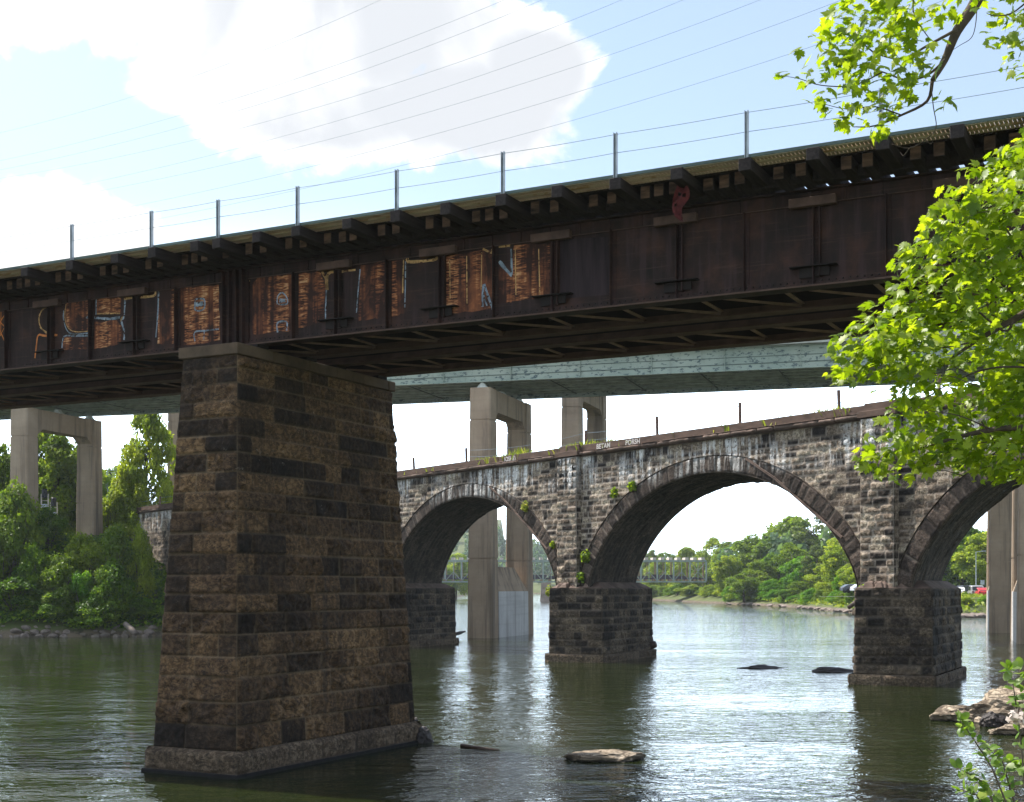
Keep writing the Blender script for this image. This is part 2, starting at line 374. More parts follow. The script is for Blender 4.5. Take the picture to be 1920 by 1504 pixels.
M['ledge'] = plain_mat('black_waterline_slime', (0.012, 0.011, 0.012), 0.7, 0.4, 4.0, bump=0.03, spec=0.15)
M['rip'] = plain_mat('riprap_stone', (0.20, 0.16, 0.14), 0.85, 0.35, 1.3, bump=0.05)
M['log'] = plain_mat('wet_driftwood', (0.06, 0.035, 0.025), 0.6, 0.5, 4, stretch=(1, 1, 1), bump=0.02)
M['foam'] = plain_mat('white_water', (0.75, 0.75, 0.76), 0.6, 0.3, 5, bump=0.05)
M['rustpost'] = plain_mat('rusty_post', (0.10, 0.062, 0.05), 0.85, 0.4, 4)
M['black'] = plain_mat('black_signal_paint', (0.02, 0.02, 0.024), 0.4, 0.2)
M['ladder'] = plain_mat('pale_ladder_paint', (0.6, 0.54, 0.42), 0.6, 0.2)
M['blossom'] = plain_mat('pale_blossom', (0.62, 0.53, 0.47), 0.8, 0.12, 6)
M['tyre'] = plain_mat('tyre_rubber', (0.02, 0.02, 0.02), 0.8, 0.1)
M['glass'] = plain_mat('car_glass', (0.03, 0.035, 0.04), 0.08, 0.1, spec=0.6)
M['retwall'] = plain_mat('pinkish_wall_stone', (0.34, 0.26, 0.22), 0.9, 0.4, 0.7, bump=0.05)

def water():
    t = NT('river_water')
    a = t.noise(t.pos((0.42, 0.62, 1), R(-8)), 1.0, 2, 0.5, 0.6)
    b = t.noise(t.pos((1.5, 2.1, 1), R(12)), 1.0, 3, 0.6, 0.9)
    c = t.noise(t.pos((5, 6.5, 1), R(-15)), 1.0, 2, 0.6, 0.5)
    patch = t.smooth(t.noise(t.pos((0.035, 0.09, 1), R(-20)), 1.0, 4, 0.65, 1.2), 0.34, 0.66)
    h = t.math('ADD', t.math('MULTIPLY', a, 0.05), t.math('MULTIPLY', b, 0.039))
    h = t.math('ADD', h, t.math('MULTIPLY', c, 0.008))
    sp = t.n('SeparateXYZ'); t.t.links.new(t.pos(), sp.inputs[0])
    def near(cx, cy, ax, ay):
        dx = t.math('MULTIPLY', t.math('SUBTRACT', sp.outputs[0], cx), 1 / ax); dy = t.math('MULTIPLY', t.math('SUBTRACT', sp.outputs[1], cy), 1 / ay)
        return t.smooth(t.math('ADD', t.math('MULTIPLY', dx, dx), t.math('MULTIPLY', dy, dy)), 1.0, 0.15)
    riff = t.math('MAXIMUM', near(0.2, 31.5, 3.2, 4.0), near(-1.0, 27.0, 4.0, 2.6))                 # riffle below the sunken rocks
    h = t.math('ADD', h, t.math('MULTIPLY', t.math('MULTIPLY', t.noise(t.pos((2.6, 3.6, 1), R(20)), 1.0, 3, 0.65, 1.2), 0.05), riff))
    hh = t.math('MULTIPLY', h, t.math('ADD', 0.6, t.math('MULTIPLY', patch, 1.0)))
    t.principled((0.013, 0.019, 0.004), 0.02, t.bump(hh, 1.0), spec=0.5, ior=1.33)
    return t.m
M['water'] = water()
def groundmat():
    t = NT('bank_ground'); n = t.noise(t.pos(), 0.35, 6, 0.6); z = t.z()
    col = t.ramp(n, [(0.3, (0.05, 0.07, 0.018)), (0.55, (0.085, 0.105, 0.028)), (0.75, (0.14, 0.12, 0.06))])
    zz = t.math('ADD', z, t.math('MULTIPLY', n, 0.8))
    col = t.mix(t.smooth(zz, 1.15, 0.7), col, t.mix(t.smooth(t.noise(t.pos(), 1.3, 4), .4, .6), (0.045, 0.036, 0.026), (0.15, 0.115, 0.08)))
    t.principled(col, 0.95, t.bump(n, 0.1)); return t.m
M['ground'] = groundmat()
M['road'] = plain_mat('asphalt', (0.09, 0.088, 0.085), 0.9, 0.2, 1.0)

# ================================================================== RAILWAY GIRDER BRIDGE
GP = Vector((-5.86, 29.3, 0.0)); GA = math.atan2(-0.457, 0.889)
gr = Vector((math.cos(GA), math.sin(GA), 0)); gd = Vector((-math.sin(GA), math.cos(GA), 0))
def rail_s(u, y=0.0, v=None):
    """along-bridge position (and height) of the point seen at pixel u (v) on the plane y"""
    k = (u - HU) / F
    o = GP + gd * y
    s = (k * o.y - o.x) / (gr.x - k * gr.y)
    if v is None: return s
    Y = o.y + gr.y * s
    return s, CH + (HV - v) / F * Y
rb = empty('railway_bridge', GP, GA, 'dark rusty plate girder railway bridge with graffiti crossing above the block pier', 'bridge')
S0, S1 = -16.0, 22.0
ZB, ZT = 9.33, 11.06
stiff_u = [15, 95, 172, 255, 333, 553, 632, 728, 827, 928, 1038, 1148, 1271, 1397, 1527, 1663, 1800, 1945, 2100]
stiff_s = [rail_s(u, 0.15) for u in stiff_u]
dbl = {95, 255, 632, 827, 1038, 1271, 1527, 1800, 2100}
ext = [stiff_s[0] - 1.35 * k for k in (1, 2, 3, 4, 5)]
gir_y = [0.18, 2.0, 3.2, 5.02]
cl_s = [rail_s(u, 0.15) for u in (424, 436, 449, 461)]
def girder(yc, full):
    b = MB(); b.box(S0, S1, yc - 0.012, yc + 0.012, ZB + 0.025, ZT - 0.025)
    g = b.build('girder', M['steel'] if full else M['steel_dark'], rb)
    b = MB(); b.box(S0, S1, yc - 0.18, yc + 0.18, ZB, ZB + 0.025); b.box(S0, S1, yc - 0.034, yc - 0.0125, ZB + 0.0255, ZB + 0.17); b.box(S0, S1, yc - 0.165, yc - 0.0345, ZB + 0.0255, ZB + 0.042)
    b.build('bottom_flange', M['steel_edge'] if not full else M['steel'], g)
    b = MB(); b.box(S0, S1, yc - 0.18, yc + 0.18, ZT - 0.025, ZT); b.box(S0, S1, yc - 0.05, yc - 0.0125, ZT - 0.235, ZT - 0.0255)
    for k in range(60):
        s = S0 + 0.3 + k * 0.64
        if full and s < S1: b.box(s, s + 0.03, yc - 0.085, yc - 0.0505, ZT - 0.234, ZT - 0.026)
    b.build('top_flange', M['steel'] if full else M['steel_dark'], g)
    if full:
        b = MB(); b.bar((S0, yc - 0.058, ZT - 0.245), (S1, yc - 0.058, ZT - 0.245), 0.02, 0.012); b.build('flange_edge', M['steel_edge'], g)  # paler strip: lit line of the flange's lower edge, put in as colour
        b = MB()                                               # rivets: two staggered rows along the bottom angle
        for k in range(int((S1 - S0) / 0.125)):
            for j in (0, 1):
                x = S0 + k * 0.125 + 0.0625 * j; z = ZB + 0.065 + 0.055 * j; r = 0.016
                b.hexa([(x - r, yc - 0.0342, z - r), (x + r, yc - 0.0342, z - r), (x + r, yc - 0.0342, z + r), (x - r, yc - 0.0342, z + r)],
                       [(x - r / 2, yc - 0.048, z - r / 2), (x + r / 2, yc - 0.048, z - r / 2), (x + r / 2, yc - 0.048, z + r / 2), (x - r / 2, yc - 0.048, z + r / 2)])
        b.build('rivet_rows', M['steel_dark'], g)
    return g
def stiffener(g, s, yc, double):
    b = MB()
    b.box(s - 0.008, s + 0.008, yc - 0.15, yc - 0.0125, ZB + 0.045, ZT - 0.24)
    b.box(s + 0.0085, s + 0.075, yc - 0.03, yc - 0.0128, ZB + 0.18, ZT - 0.24)
    if double:
        b.box(s + 0.10, s + 0.116, yc - 0.13, yc - 0.0125, ZB + 0.18, ZT - 0.24); b.box(s - 0.075, s - 0.0085, yc - 0.03, yc - 0.0128, ZB + 0.18, ZT - 0.24)
        for k in range(11):
            z = ZB + 0.22 + k * 0.11
            b.box(s + 0.03, s + 0.06, yc - 0.042, yc - 0.0302, z, z + 0.03); b.box(s - 0.06, s - 0.03, yc - 0.042, yc - 0.0302, z, z + 0.03)
    return b.build('stiffener', M['steel'], g)
g0 = girder(gir_y[0], True)
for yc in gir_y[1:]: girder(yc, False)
for u, s in list(zip(stiff_u, stiff_s)) + [(0, e) for e in ext]:
    stiffener(g0, s, gir_y[0], u in dbl)
    if u in dbl:
        b = MB(); b.box(s - 0.42, s + 0.42, -0.03, 0.10, ZT - 0.31, ZT - 0.15); b.build('batten_plate', M['steel_edge'], g0, 0.008)
        b = MB(); b.box(s - 0.42, s + 0.42, -0.02, 0.165, ZB + 0.36, ZB + 0.375)
        b.box(s - 0.26, s - 0.01, 0.10, 0.125, ZB + 0.18, ZB + 0.358); b.box(s + 0.02, s + 0.28, 0.10, 0.125, ZB + 0.2, ZB + 0.358)
        b.build('gusset_shelf', M['steel_dark'], g0)
for s in cl_s:                                                  # bearing stiffeners and the joint over the pier
    b = MB(); b.box(s - 0.012, s + 0.012, 0.0, 0.167, ZB + 0.03, ZT - 0.03); b.box(s + 0.013, s + 0.09, 0.11, 0.166, ZB + 0.05, ZT - 0.04); b.build('bearing_stiffener', M['steel'], g0)
for yc in gir_y:
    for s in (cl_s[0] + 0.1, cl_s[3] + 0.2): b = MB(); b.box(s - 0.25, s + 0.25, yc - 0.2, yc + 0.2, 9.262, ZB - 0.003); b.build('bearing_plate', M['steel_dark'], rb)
# lateral bracing between each pair of girders and cross frames
zz = ZB + 0.10
for (ya, yb) in ((gir_y[0], gir_y[1]), (gir_y[2], gir_y[3])):
    b = MB(); p = 1.62; k = 0; s = S0 + 0.3
    while s + p < S1:
        b.bar((s, ya + 0.05, zz), (s + p, yb - 0.05, zz), 0.075, 0.02); b.bar((s + p, ya + 0.05, zz), (s + p * 2, yb - 0.05, zz - 0.03), 0.03, 0.02)
        b.bar((s + p, ya + 0.03, zz + 0.03), (s + p + 0.02, yb - 0.03, zz + 0.03), 0.09, 0.02)
        s += p
    b.build('lateral_bracing', M['bracing'], rb)
b = MB()
for k in range(9):
    s = S0 + 2 + k * 4.1
    for (ya, yb) in ((gir_y[0], gir_y[1]), (gir_y[2], gir_y[3])):
        b.bar((s, ya, ZB + 0.3), (s, yb, ZT - 0.3), 0.09, 0.03); b.bar((s, yb, ZB + 0.3), (s, ya, ZT - 0.3), 0.09, 0.03)
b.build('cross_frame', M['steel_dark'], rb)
# bottom edges of the flanges, as lighter brown strips
b = MB()
for yc in gir_y: b.bar((S0, yc - 0.188, ZB + 0.012), (S1, yc - 0.188, ZB + 0.012), 0.012, 0.03)
b.build('flange_rim', M['steel_edge'], rb)
# ties, outriggers, walkway
out_u = [-330, -265, -198, -130, -45, 45, 130, 215, 285, 365, 406, 481, 556, 650, 741, 835, 940, 1045, 1153, 1270, 1396, 1524, 1655, 1795, 1940, 2090]
out_s = [rail_s(u, -1.42) for u in out_u]
r2 = random.Random(3)
for i, s in enumerate(out_s):
    b = MB(); w = 0.11; b.box(s - w, s + w, -1.45 + r2.uniform(-.03, .03), 2.3, ZT + 0.03, ZT + 0.25 + r2.uniform(-.01, .012)); b.build('outrigger', M['creosote'], rb, 0.012)
tn = 0
for a, c in zip(out_s[:-1], out_s[1:]):
    n = max(1, round((c - a) / 0.335)) - 1
    for k in range(n):
        s = a + (c - a) * (k + 1) / (n + 1) + r2.uniform(-.02, .02)
        if tn < 98:
            b = MB(); h = r2.uniform(-.02, .0); b.box(s - 0.095, s + 0.095, -0.74 + r2.uniform(-.05, .05), 2.3, ZT + 0.004, ZT + 0.245 + h)
            b.box(s - 0.105, s + 0.105, -0.5, 2.28, ZT + 0.1, ZT + 0.13)
            o = b.build('tie', M['creosote'], rb, 0.01); o.data.materials.append(M['tie']); tn += 1
            for pl in o.data.polygons: pl.material_index = 1 if pl.normal.y < -0.9 else 0
b = MB()
for yc in (3.0, ): pass
for k in range(int((S1 - S0) / 0.4)):
    s = S0 + 0.1 + k * 0.4; b.box(s, s + 0.2, 2.75, 5.6, ZT + 0.004, ZT + 0.24)
b.build('far_track_ties', M['tie'], rb)
b = MB()
for y in (0.35, 1.8, 3.35, 4.8): b.box(S0, S1, y - 0.035, y + 0.035, ZT + 0.262, ZT + 0.4)
b.build('rail', M['steel'], rb)
b = MB(); b.box(S0, S1, -0.34, -0.12, ZT + 0.006, ZT + 0.19); b.build('spacer_timber', M['creosote'], rb)
b = MB(); s = S0                                                  # open grating of narrow slats on three bearers
while s < S1 and s < 18.5: b.box(s, s + 0.055, -1.33, -0.74, ZT + 0.285, ZT + 0.315); s += 0.068
b.build('walkway', M['plank'], rb)
b = MB()
for k in range(3): b.box(S0, S1, -0.735 + k * 0.245, -0.735 + k * 0.245 + 0.238, ZT + 0.262 + 0.004 * k, ZT + 0.31)
b.build('inner_planks', M['creosote'], rb)
b = MB()
for y in (-1.3, -1.02): b.box(S0, S1, y - 0.03, y + 0.03, ZT + 0.256, ZT + 0.284)
b.build('walkway_bearer', M['plank'], rb)
b = MB(); b.bar((S0, -1.345, ZT + 0.292), (S1, -1.345, ZT + 0.292), 0.024, 0.055); b.build('walkway_edge', M['greendk'], rb)

# graffiti as thin paint on the near web, traced on the plane of the web
YW = gir_y[0] - 0.0125
def gp(u, v, off=0.004):
    s, z = rail_s(u, YW - off, v); return (s, YW - off, z)
def px(z, x, y):
    if z == 8: return (x / 4, 520 + y / 4)
    if z == 1: return (x / 3, 360 + y / 3)
    return (560 + x / 3, 260 + y / 3)
fills = [(8, [(495, 190), (560, 168), (672, 160), (672, 408), (560, 412), (505, 372), (482, 300)]), (8, [(485, 452), (660, 452), (668, 535), (485, 548), (468, 520)]),
         (8, [(728, 158), (908, 150), (908, 272), (728, 276)]), (8, [(706, 335), (880, 326), (914, 368), (924, 470), (880, 505), (706, 540)]),
         (8, [(1198, 100), (1318, 84), (1318, 500), (1180, 500)]), (8, [(1352, 78), (1640, 55), (1650, 470), (1500, 500), (1352, 515)]),
         (1, [(1420, 520), (1450, 480), (1640, 465), (1645, 782), (1418, 800)]), (1, [(1680, 462), (1800, 450), (1830, 520), (1835, 725), (1680, 765)]),
         (2, [(350, 712), (497, 690), (495, 1000), (332, 1030)]), (2, [(520, 690), (588, 680), (594, 985), (518, 1000)]),
         (2, [(815, 668), (1090, 622), (1092, 960), (822, 985)]), (2, [(1125, 705), (1195, 772), (1212, 600), (1424, 590), (1426, 880), (1220, 915), (1125, 930)])]
r_g = random.Random(31)
for z, pts in fills:
    q_ = []
    for (xa, ya), (xb, yb) in zip(pts, pts[1:] + pts[:1]):                          # ragged painted edge
        for k in range(7): t = k / 7; j_ = 0 if k == 0 else 1; q_.append((xa + (xb - xa) * t + j_ * r_g.uniform(-4, 4), ya + (yb - ya) * t + j_ * r_g.uniform(-5, 5)))
    b = MB(); P = [gp(*px(z, *p)) for p in q_]; b.add(P, [tuple(range(len(P)))]); b.build('graffiti_fill', M['gfill'], g0)
b = MB(); P = [gp(*px(2, *p)) for p in ((1470, 572), (1600, 560), (1738, 552), (1748, 700), (1745, 878), (1610, 890), (1472, 902))]; b.add(P, [tuple(range(len(P)))]); b.build('purple_grey_patch', M['gpurple'], g0)  # dark purple-grey patch laid on one web panel
def lines(name, mat, items):
    for z, w, pts in items:
        b = MB()
        P = [Vector(gp(*px(z, *p), 0.008)) for p in pts]
        # smooth the stroke a little, then lay it as a ribbon on the web
        Q = []
        for i in range(len(P) - 1):
            a0 = P[max(0, i - 1)]; a1 = P[i]; a2 = P[i + 1]; a3 = P[min(len(P) - 1, i + 2)]
            for k in range(4):
                t = k / 4; Q.append(a1 + (a2 - a0) * t * 0.5 + (2 * a0 - 5 * a1 + 4 * a2 - a3) * t * t * 0.5 + (3 * a1 - a0 - 3 * a2 + a3) * t ** 3 * 0.5)
        Q.append(P[-1])
        vs, fs = [], []
        for i, q in enumerate(Q):
            d = (Q[min(i + 1, len(Q) - 1)] - Q[max(0, i - 1)]).normalized(); n = Vector((-d.z, 0, d.x)) * (w / 2 * random.uniform(0.7, 1.2))
            vs += [q + n, q - n]
            if i: fs.append((2 * i - 2, 2 * i - 1, 2 * i + 1, 2 * i))
        b.add(vs, fs); b.build(name, mat, g0)
lines('graffiti_stroke', M['gyellow'], [
    (8, .045, [(375, 212), (320, 242), (293, 300), (302, 370), (335, 405), (365, 428)]), (8, .06, [(930, 162), (1020, 151), (1150, 140), (1165, 105)]),
    (8, .05, [(920, 295), (908, 318), (912, 335)]), (8, .03, [(728, 274), (900, 270)]), (8, .02, [(495, 200), (486, 290), (505, 370), (560, 408), (665, 404)]),
    (1, .05, [(1812, 450), (1838, 500), (1842, 552), (1848, 462), (1920, 450)]), (2, .05, [(130, 745), (152, 790), (157, 850), (165, 757), (240, 748), (320, 738)]),
    (2, .03, [(590, 682), (586, 800), (586, 870)]), (2, .06, [(614, 670), (614, 692), (690, 690), (772, 680), (772, 664)]),
    (2, .06, [(1035, 620), (1085, 640), (1092, 615)]), (2, .05, [(1125, 608), (1190, 602)]), (2, .02, [(850, 680), (852, 900)]), (2, .025, [(945, 660), (947, 930)]),
    (2, .02, [(1030, 640), (1026, 850)]), (2, .02, [(1218, 620), (1222, 880)]), (2, .02, [(1420, 600), (1420, 860)]), (2, .02, [(1350, 620), (1356, 870)]), (8, .04, [(1690, 30), (1712, 60)]), (8, .05, [(1845, 50), (1872, 22)])])
lines('graffiti_outline', M['gblue'], [
    (8, .035, [(480, 250), (476, 300), (496, 385), (540, 425), (660, 420)]), (8, .06, [(645, 300), (700, 302), (820, 312), (900, 300)]), (8, .05, [(938, 172), (930, 290), (912, 330), (930, 400), (931, 470)]),
    (8, .04, [(1190, 105), (1182, 300), (1168, 450)]), (8, .04, [(465, 530), (480, 445), (560, 440), (660, 438)]), (8, .12, [(1466, 205), (1500, 200), (1526, 196)]), (8, .04, [(1464, 165), (1464, 245), (1528, 238), (1530, 165), (1464, 165)]),
    (8, .035, [(1462, 480), (1460, 412), (1540, 400), (1640, 388)]), (8, .03, [(1532, 405), (1528, 470)]), (8, .03, [(1708, 80), (1706, 430)]), (8, .03, [(1862, 60), (1860, 430)]), (8, .03, [(722, 165), (720, 280)]),
    (1, .035, [(1560, 632), (1560, 592), (1585, 566), (1612, 592), (1614, 630), (1560, 632)]), (1, .09, [(1572, 612), (1606, 610)]), (1, .04, [(1562, 790), (1560, 737), (1612, 730), (1612, 780)]), (1, .035, [(1836, 552), (1832, 640), (1831, 720)]),
    (2, .035, [(346, 735), (335, 850), (325, 980)]), (2, .03, [(601, 690), (600, 820), (597, 950)]), (2, .03, [(786, 690), (796, 940)]), (2, .05, [(1033, 945), (1040, 822), (1060, 870), (1092, 960)]), (2, .035, [(1036, 830), (1045, 900), (1060, 940)]),
    (2, .07, [(1128, 690), (1165, 735), (1200, 772)]), (2, .04, [(1195, 620), (1200, 760)]), (2, .035, [(1450, 600), (1447, 720), (1452, 830)])])
lines('graffiti_scrawl', M['gorange'], [
    (8, .05, [(262, 606), (272, 520), (286, 436), (330, 438), (362, 440)]), (8, .03, [(0, 335), (60, 396)]), (8, .03, [(62, 240), (0, 335)]), (8, .03, [(0, 400), (40, 492)]), (8, .025, [(8, 240), (4, 440)]), (8, .025, [(0, 440), (55, 330)]),
    (2, .04, [(1445, 820), (1450, 872)]), (8, .05, [(366, 430), (430, 434)])])

# post and wire railing standing on the outriggers
fr = empty('railing', GP, GA, 'galvanised post and two wire railing along the railway bridge walkway', 'railing')
post_u = [-330, -170, -20, 135, 284, 409, 558, 744, 943, 1154, 1400, 1652, 1935]
ps = [rail_s(u, -1.40) for u in post_u]
zt = ZT + 0.25 + 0.80
for s in ps:
    b = MB(); b.box(s - 0.032, s - 0.022, -1.43, -1.37, ZT + 0.25, zt); b.box(s + 0.022, s + 0.032, -1.43, -1.37, ZT + 0.25, zt); b.box(s - 0.0215, s + 0.0215, -1.38, -1.37, ZT + 0.252, zt - 0.004)
    b.build('post', M['post'], fr)
for z in (zt - 0.03, zt - 0.36):
    pts = []
    for a, c in zip([S0] + ps, ps + [S1]):
        for k in range(6): t = k / 6; pts.append((a + (c - a) * t, -1.395, z - 0.05 * t * (1 - t)))
    pts.append((S1, -1.395, z)); b = MB(); b.tube(pts, 0.0055, 5); b.build('wire', M['wire'], fr)
# red netting caught under an outrigger
net = empty('red_netting', GP + gr * rail_s(1276, -1.0) + gd * -1.0 + Vector((0, 0, 10.6)), GA, 'torn red netting snagged below an outrigger of the railway bridge', 'netting')
V_, Q_ = [], []
for i in range(15):
    for j in range(7):
        t = i / 14; w = 0.115 * math.sin(math.pi * min(1, t * 0.92 + 0.08)) ** 0.8 + 0.02
        a = (j / 6 - 0.5) * 2
        V_.append((a * w + 0.05 * math.sin(t * 7), 0.07 * math.sin(a * 4 + t * 9) - 0.05 * t, 0.62 - t * 0.74 + 0.03 * math.sin(j * 3.1)))
for i in range(14):
    for j in range(6):
        if (i * 7 + j * 5) % 11 != 0: a = i * 7 + j; Q_.append((a, a + 1, a + 8, a + 7))
obj('net', np_mesh('net', V_, Q_), M['redcloth'], net)

# ================================================================== NEAR STONE PIER
pc = Vector((-5.78, 27.95, 0.0))                                   # front right bottom corner
sp = empty('stone_pier', pc, GA, 'tall tapering pier of rough brown stone blocks in the river under the railway bridge', 'pier')
zc = [-0.6, 0.13, 0.54, 1.07, 1.57, 2.09, 2.53, 3.01, 3.46, 3.86, 4.27, 4.73, 5.18, 5.65, 6.07, 6.48, 6.90, 7.28, 7.67, 8.03, 8.40, 8.74, 9.01]
PW, PL, TW, TL = 2.32, 7.25, 0.42, 0.55                            # width, length, batter across and along
def pier_pt(side):
    def fn(U, V, D):
        t = np.clip(V / 9.01, 0, 1)
        if side == 'front':  x = -PW + U; y = TL * t - D; x = x * (1 - t) + (-PW + TW * 1.0 + U * (PW - 2 * TW) / PW) * t; return x, y, V
        if side == 'right':  y = U; y = y * (1 - t) + (TL + U * (PL - 2 * TL) / PL) * t; return -TW * t + D, y, V
        if side == 'left':   y = PL - U; y = y * (1 - t) + (TL + (PL - U) * (PL - 2 * TL) / PL) * t; return -PW + TW * t - D, y, V
        x = -U; x = x * (1 - t) + (-TW - U * (PW - 2 * TW) / PW) * t; return x, PL - TL * t + D, V
    return fn
ps_ = []
for side, W, sd in (('front', PW, 21), ('right', PL, 35), ('left', PL, 43), ('back', PW, 57)):
    A = ashlar(W, zc[2:], (0.6, 1.75), 0.03, 0.05, 0.016, (0.015, 0.085), (0.02, 0.15), sd, 0.09, 4.0)
    ps_.append(panel('shaft', A, pier_pt(side), None, None))
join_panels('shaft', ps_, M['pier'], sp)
ps_ = []
for side, W, sd in (('front', PW + 0.2, 61), ('right', PL + 0.2, 62), ('left', PL + 0.2, 63), ('back', PW + 0.2, 64)):
    A = ashlar(W, [-0.5, 0.1, 0.56], (0.5, 1.5), 0.035, 0.04, 0.018, (0.0, 0.04), (0.01, 0.07), sd, 0.08)
    def fn(U, V, D, side=side):
        o = 0.1 - 0.10 * np.clip((V - 0.45) / 0.11, 0, 1)
        if side == 'front': return -PW - 0.1 + U, -o - D, V
        if side == 'right': return o + D, U - 0.1, V
        if side == 'left': return -PW - o - D, PL + 0.1 - U, V
        return 0.1 - U, PL + o + D, V
    ps_.append(panel('footing', A, fn, None, None))
join_panels('footing', ps_, M['plinth'], sp)
b = MB(); b.hexa([(-PW - 0.22, -0.22, -0.6), (0.22, -0.22, -0.6), (0.22, PL + 0.22, -0.6), (-PW - 0.22, PL + 0.22, -0.6)], [(-PW - 0.16, -0.16, 0.085), (0.16, -0.16, 0.085), (0.16, PL + 0.16, 0.085), (-PW - 0.16, PL + 0.16, 0.085)])
b.build('waterline_ledge', M['ledge'], sp, 0.02)
b = MB(); o = 0.085
x0, x1, y0, y1 = -PW + TW - o, -TW + o, TL - o, PL - TL + o
b.box(x0, x1, y0, y0 + 1.25, 9.012, 9.26); yy = y0 + 1.258
while yy < y1 - 0.3: L = r2.uniform(1.1, 1.6); b.box(x0 + r2.uniform(-.01, .01), x1 + r2.uniform(-.01, .01), yy, min(yy + L, y1) - 0.008, 9.012, 9.258); yy += L
b.build('coping', M['piercap'], sp, 0.02)
# ================================================================== STONE ARCH VIADUCT
VO = Vector((3.33, 72.5, 0)); VA = math.atan2(-0.816, 0.578)
vr = Vector((math.cos(VA), math.sin(VA), 0)); vd = Vector((-math.sin(VA), math.cos(VA), 0))
gb = Vector((0.457, 0.889, 0)); ga = Vector((0.889, -0.457, 0))      # river direction and across it
SK = gb.dot(vr) / gb.dot(vd); TH = 5.85
via = empty('stone_viaduct', VO, VA, 'dark stone arch viaduct on low blocky piers with grassy parapet beyond the girder bridge', 'viaduct')
SP = 21.04; HA = 9.12; RISE = 5.5; ZS = 4.0; RT = 0.82
def arch_z(q, grow=0.0):
    """intrados height over the springing line for offset q from the arch centre"""
    a = HA + grow; h = RISE + grow; q = np.clip(np.abs(q), 0, a)
    ell = h * np.sqrt(np.maximum(0, 1 - (q / a) ** 2)); Rr = (a * a + h * h) / (2 * h)
    cir = np.sqrt(np.maximum(0, Rr * Rr - q * q)) - (Rr - h)
    return ZS + 0.45 * ell + 0.55 * cir
# centre line points along the arch by arc length
qq = np.concatenate([-HA + (HA * (1 - np.cos(np.linspace(0, math.pi / 2, 200)))), HA - (HA * (1 - np.cos(np.linspace(math.pi / 2, 0, 200))))[0:]])
qq = np.unique(np.round(qq, 5)); az = arch_z(qq)
al = np.concatenate([[0], np.cumsum(np.hypot(np.diff(qq), np.diff(az)))]); AL = al[-1]
def arch_at(l):
    q = np.interp(l, al, qq); z = np.interp(l, al, az); e = 0.05
    q1 = np.interp(np.clip(l - e, 0, AL), al, qq); z1 = np.interp(np.clip(l - e, 0, AL), al, az); q2 = np.interp(np.clip(l + e, 0, AL), al, qq); z2 = np.interp(np.clip(l + e, 0, AL), al, az)
    d = np.hypot(q2 - q1, z2 - z1) + 1e-9
    return q, z, -(z2 - z1) / d, (q2 - q1) / d          # point, outward normal (away from the opening)
ZP = 11.06
vz = list(np.arange(ZS, ZP - 0.55, 0.29)) + [ZP - 0.46, ZP]
bays = [(k, 10.52 + SP * k) for k in (1, 0, -1, -2)]
for k, cx in bays:
    res = 0.07 if k >= -1 else 0.12
    A = ashlar(SP, vz, (0.35, 0.95), res, 0.05, 0.03, (0.0, 0.05), (0.02, 0.08), 100 + k, nf=4)
    keep = lambda U, V: V > arch_z(U - SP / 2, RT * 0.55) * (np.abs(U - SP / 2) < HA + RT * 0.5) - 0.0
    P, q, bl, mo = panel('w', A, lambda U, V, D: (cx - SP / 2 + U, -D, V), None, None, keep)
    join_panels('spandrel_wall', [(P, q, bl, mo)], M['via'], via)
    # the same wall seen from the other side, plain
    A = ashlar(SP, vz, (0.35, 0.95), 0.2, 0.05, 0.03, (0.0, 0.04), (0.01, 0.03), 140 + k, nf=4)
    P, q, bl, mo = panel('w', A, lambda U, V, D: (cx - SP / 2 + U + SK * TH, TH + D, V), None, None, keep)
    join_panels('back_wall', [(P, q, bl, mo)], M['via'], via)
    # ring of voussoirs on the face
    A = ashlar(AL, [0, RT], (0.42, 0.62), 0.07, 0.05, 0.028, (0.07, 0.12), (0.01, 0.04), 200 + k, nf=4)
    def rf(U, V, D):
        q, z, nx, nz = arch_at(U); V = V * 1.0
        return cx + q + nx * V, -D, z + nz * V
    ring = [panel('r', A, rf, None, None)]
    A2 = ashlar(AL, [0, 0.12], (0.42, 0.62), 0.07, 0.02, 0.02, (0.0, 0.0), (0.0, 0.0), 200 + k)
    ring.append(panel('r', A2, lambda U, V, D: (cx + arch_at(U)[0] + arch_at(U)[2] * RT, -V, arch_at(U)[1] + arch_at(U)[3] * RT), None, None))
    ring.append(panel('r', A2, lambda U, V, D: (cx + arch_at(U)[0], -V, arch_at(U)[1]), None, None))
    join_panels('arch_ring', ring, M['ring'], via)
    # barrel
    bz = list(np.arange(0, TH + 0.01, 0.39)); bz[-1] = TH
    A = ashlar(AL, bz, (0.5, 1.2), 0.1, 0.05, 0.03, (0.0, 0.05), (0.02, 0.08), 300 + k, nf=3)
    def bf(U, V, D):
        q, z, nx, nz = arch_at(U); return cx + q + SK * V - nx * D, V, z - nz * D
    join_panels('arch_soffit', [panel('s', A, bf, None, None)], M['soffit'], via)
    # sloping drip course on the right haunch
    b = MB(); x0 = cx + 2.6; pts = [(x0, -0.06, 9.98), (x0 + 1.8, -0.06, 8.95), (cx + 8.3, -0.06, 6.15)]
    for a, c in zip(pts[:-1], pts[1:]): b.bar(a, c, 0.16, 0.10)
    b.build('drip_course', M['coping'], via)
